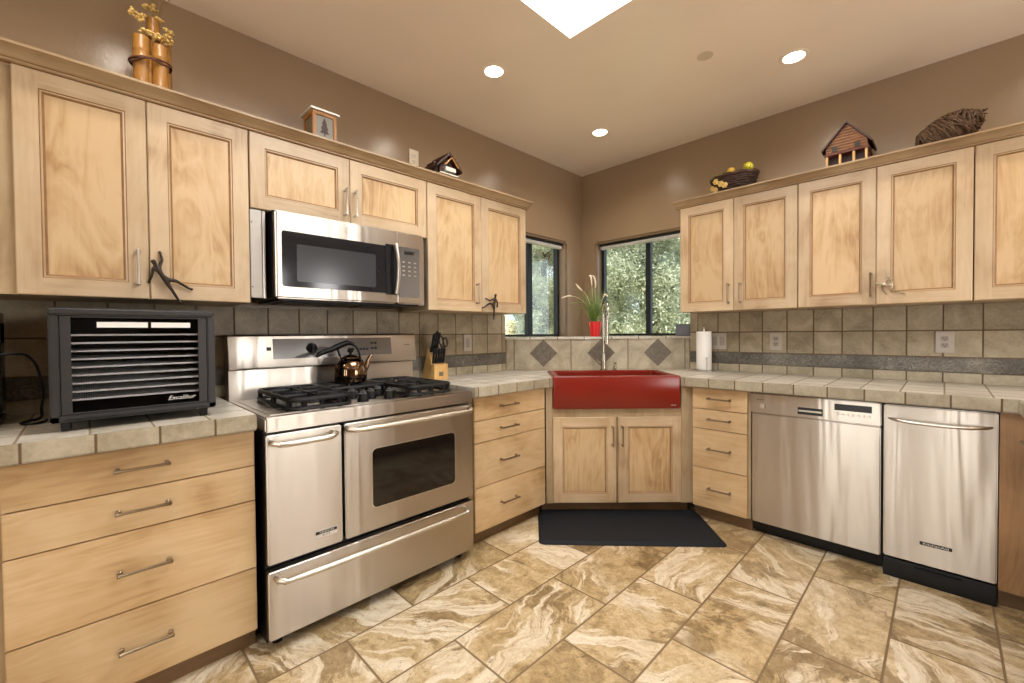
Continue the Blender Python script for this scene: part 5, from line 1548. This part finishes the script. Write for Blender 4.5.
# cornucopia: woven horn
cn = thing('cornucopia', 'woven twig horn of plenty at the right of the toy barn', 'cornucopia', 'R', (2.53, -0.22, ZTOP))
bm = BM()
axis = smooth([(2.445, -.20, 2.232), (2.49, -.20, 2.260), (2.535, -.20, 2.283), (2.575, -.20, 2.302), (2.605, -.20, 2.318), (2.640, -.20, 2.342)], 6)
na = len(axis)
rad = []
for i in range(na):
    t_ = i / (na - 1)
    rad.append(0.074 + 0.018 * math.sin(math.pi * min(1, t_ * 1.4)) - 0.030 * max(0, t_ - .45) / .55 - (0.045 * max(0, (t_ - .82) / .18)))
tube(bm, axis, [max(.010, r * .93) for r in rad], 20)
for i in range(na - 1):
    p = axis[i]; q = axis[i + 1]
    for h_ in (0.0, .5):
        c_ = p.lerp(q, h_); r_ = rad[i] + (rad[i + 1] - rad[i]) * h_
        rg = ring_pts(c_, (q - p) + Vector((random.uniform(-.004, .004), random.uniform(-.004, .004), random.uniform(-.004, .004))), max(.012, r_), 20)
        rg = [v + Vector((random.uniform(-.003, .003), random.uniform(-.003, .003), random.uniform(-.003, .003))) for v in rg]
        rg.append(rg[0]); tube(bm, rg, random.uniform(.0036, .0055), 6, caps=False)
zmin = min(v.co.z for v in bm.verts)
for v in bm.verts:
    if v.co.z < ZTOP + .001: v.co.z = ZTOP + .001
part('woven_horn', bm, [M_TWIG], cn)
bm = BM()
for i in range(14):
    a = random.uniform(0, 6.28); b0 = axis[-4]
    tube(bm, [b0, axis[-2] + Vector((.006 * math.cos(a), .006 * math.sin(a), .0)), axis[-1] + Vector((.03 * random.random(), .02 * math.cos(a), .016 * math.sin(a)))], [.004, .003, .001], 6)
part('twig_tail', bm, M_TWIGD, cn, 'dark twig tail')

# ------------------------------------------------------------------ recessed lights
def downlight_proto():
    o = thing('ceiling_light', 'x', 'ceiling light', 'W', (0, 0, H), group='recessed ceiling lights')
    bm = BM(); lathe(bm, [(0.074, -0.001), (0.074, -0.002), (0.070, -0.0035), (0.055, -0.003), (0.053, -0.001)], (0, 0, H), 32, cap=False); part('trim_ring', bm, M_CEIL, o)
    bm = BM(); lathe(bm, [(0.0525, -0.0016), (0.042, -0.0032), (0.002, -0.0040)], (0, 0, H), 32, cap=True); part('lens', bm, M_LENS, o)
    return o
def add_lamp(o):
    d = bpy.data.lights.new('lamp', 'SPOT')
    d.energy = LAMP_POWER; d.color = LAMP_COLOR; d.spot_size = R_(152); d.spot_blend = 0.7; d.shadow_soft_size = 0.05
    l = bpy.data.objects.new('lamp', d); COL.objects.link(l); l.parent = o; l.location = (0, 0, -0.03)
proto = downlight_proto()
LP = [(0.653, -1.762, 'recessed light in the ceiling above the range, left of the skylight corner'), (0.651, -0.663, 'recessed light in the ceiling nearest the wall corner'),
      (1.914, -0.645, 'recessed light in the ceiling above the dishwasher'), (0.653, -3.33, 'recessed light out of view above the left wall cabinets'),
      (2.95, -0.645, 'recessed light out of view above the right wall cabinets'), (0.653, -4.6, 'fill downlight added out of view behind the camera on the left'),
      (3.6, -2.6, 'fill downlight added out of view to the right of the camera'), (2.4, -4.6, 'fill downlight added out of view behind the camera')]  # the last three are unseen lamps added to even out the room light
for i, (x, y, lab) in enumerate(LP):
    if i == 0: o = proto
    else:
        o = proto.copy(); COL.objects.link(o)
        for ch in proto.children:
            if ch.type == 'MESH':
                c2 = ch.copy(); COL.objects.link(c2); c2.parent = o
    o.location = (x, y, H); o['label'] = lab
    LP[i] = (x, y, o)
for x, y, o in LP: add_lamp(o)
bm = BM(); lathe(bm, [(0.042, -0.0005), (0.042, -0.0012), (0.040, -0.0016), (0.002, -0.0018)], (1.57, -1.014, H), 32)
solo('ceiling_cover_plate', bm, M_COVER, 'round painted cover plate on the ceiling between the lights', 'cover plate', 'W')

# ------------------------------------------------------------------ outdoors
bm = BM()
n = 28
grid = [[None] * (n + 1) for _ in range(n + 1)]
for i in range(n + 1):
    for j in range(n + 1):
        x = -16 + 17.5 * i / n; y = -7.0 + 23 * j / n
        dist = max(0.0, max(-x, y) - 1.2)
        grid[i][j] = bm.verts.new((x, y, -0.45 + 0.16 * dist + 0.12 * math.sin(x * 1.3 + y * .7)))
for i in range(n):
    for j in range(n):
        if -16 + 17.5 * i / n > -0.8 and -7 + 23 * (j + 1) / n < 0.9: continue
        bm.faces.new((grid[i][j], grid[i + 1][j], grid[i + 1][j + 1], grid[i][j + 1]))
solo('hillside_ground', bm, M_GRASS, 'dry grassy hillside outside the windows', 'ground', kind='structure')
def gz(x, y): return -0.45 + 0.16 * max(0.0, max(-x, y) - 1.2) + 0.12 * math.sin(x * 1.3 + y * .7)
def tree(label, x, y, h, cr, nleaf, mat, leaf=0.045, low=0.3):
    z = gz(x, y) - .05
    t = thing('leafy_tree', label, 'tree', 'W', (x, y, z), group='trees outside the windows')
    bm = BM(); tube(bm, smooth([(x, y, z), (x + .05, y, z + h * .3), (x - .04, y + .05, z + h * .6), (x, y, z + h * .9)]), [.10] * 5 + [.07] * 6 + [.04] * 4 + [.02], 10)
    for k in range(9):
        a = k * 2.4; zz = z + h * (.25 + .07 * k)
        tube(bm, [(x, y, zz), (x + .5 * cr * math.cos(a), y + .5 * cr * math.sin(a), zz + .25), (x + .85 * cr * math.cos(a), y + .85 * cr * math.sin(a), zz + .45)], [.035, .02, .006], 6)
    part('trunk', bm, M_BARK, t)
    # leaves gathered in clumps
    nc = 70
    u = rng.normal(size=(nc, 3)); u /= np.linalg.norm(u, axis=1)[:, None]
    rr = rng.uniform(.35, 1.0, size=(nc, 1)) ** .5
    cc = u * rr * np.array([cr, cr, h * (1 - low) / 2])
    cc[:, 2] += h * (low + (1 - low) / 2)
    idx = rng.integers(0, nc, nleaf)
    pos = cc[idx] + rng.normal(size=(nleaf, 3)) * (0.13 * cr)
    pos[:, 2] = np.maximum(pos[:, 2], 0.08)
    a = rng.normal(size=(nleaf, 3)); a /= np.linalg.norm(a, axis=1)[:, None]
    b = rng.normal(size=(nleaf, 3)); b -= (b * a).sum(1)[:, None] * a; b /= np.linalg.norm(b, axis=1)[:, None]
    s_ = leaf * rng.uniform(.6, 1.3, size=(nleaf, 1))
    v = np.empty((nleaf, 4, 3))
    v[:, 0] = pos - a * s_; v[:, 1] = pos + b * s_ * .45; v[:, 2] = pos + a * s_; v[:, 3] = pos - b * s_ * .45
    me = bpy.data.meshes.new('foliage')
    me.vertices.add(nleaf * 4); me.vertices.foreach_set('co', v.reshape(-1))
    me.loops.add(nleaf * 4); me.loops.foreach_set('vertex_index', np.arange(nleaf * 4, dtype=np.int32))
    me.polygons.add(nleaf); me.polygons.foreach_set('loop_start', np.arange(0, nleaf * 4, 4, dtype=np.int32))
    me.polygons.foreach_set('loop_total', np.full(nleaf, 4, dtype=np.int32))
    me.update(); me.validate(); me.materials.append(mat)
    o = bpy.data.objects.new('foliage', me); COL.objects.link(o); o.parent = t
tree('pale green tree just outside filling the wide window', -1.15, 3.75, 4.4, 1.1, 130000, M_FOL1, .027, low=0.04)
tree('grey green tree farther back behind the wide window', -2.9, 7.3, 6.4, 1.7, 70000, M_FOL2, .045, low=0.05)
tree('pale green tree in the narrow window left of the corner', -3.85, 3.85, 4.6, 0.80, 60000, M_FOL1, .027, low=0.04)
tree('grey green tree far behind the narrow window', -7.8, 8.4, 7.0, 1.4, 60000, M_FOL2, .05, low=0.05)
hs = thing('neighbour_house', 'cream stucco house half hidden by trees beyond the narrow window', 'house', 'W', (-7.6, 4.3, gz(-7.6, 4.3)))
zb_ = gz(-7.6, 4.3) - .4
bm = BM(); box(bm, -8.6, -6.6, 2.9, 5.4, zb_, 3.3); part('walls', bm, M_CONC, hs)
bm = BM(); prism(bm, [(2.6, 3.28), (5.7, 3.28), (4.15, 4.1)], -8.9, -6.3, 'X'); part('roof', bm, M_TINW, hs)
for y in (4.35, 4.75):
    bm = BM(); box(bm, -6.6, -6.56, y, y + .34, 2.25, 2.62, .01); wn_ = part('window', bm, M_WHITE, hs)
    bm = BM(); box(bm, -6.565, -6.555, y + .03, y + .31, 2.28, 2.59); part('pane', bm, M_PANE, wn_)
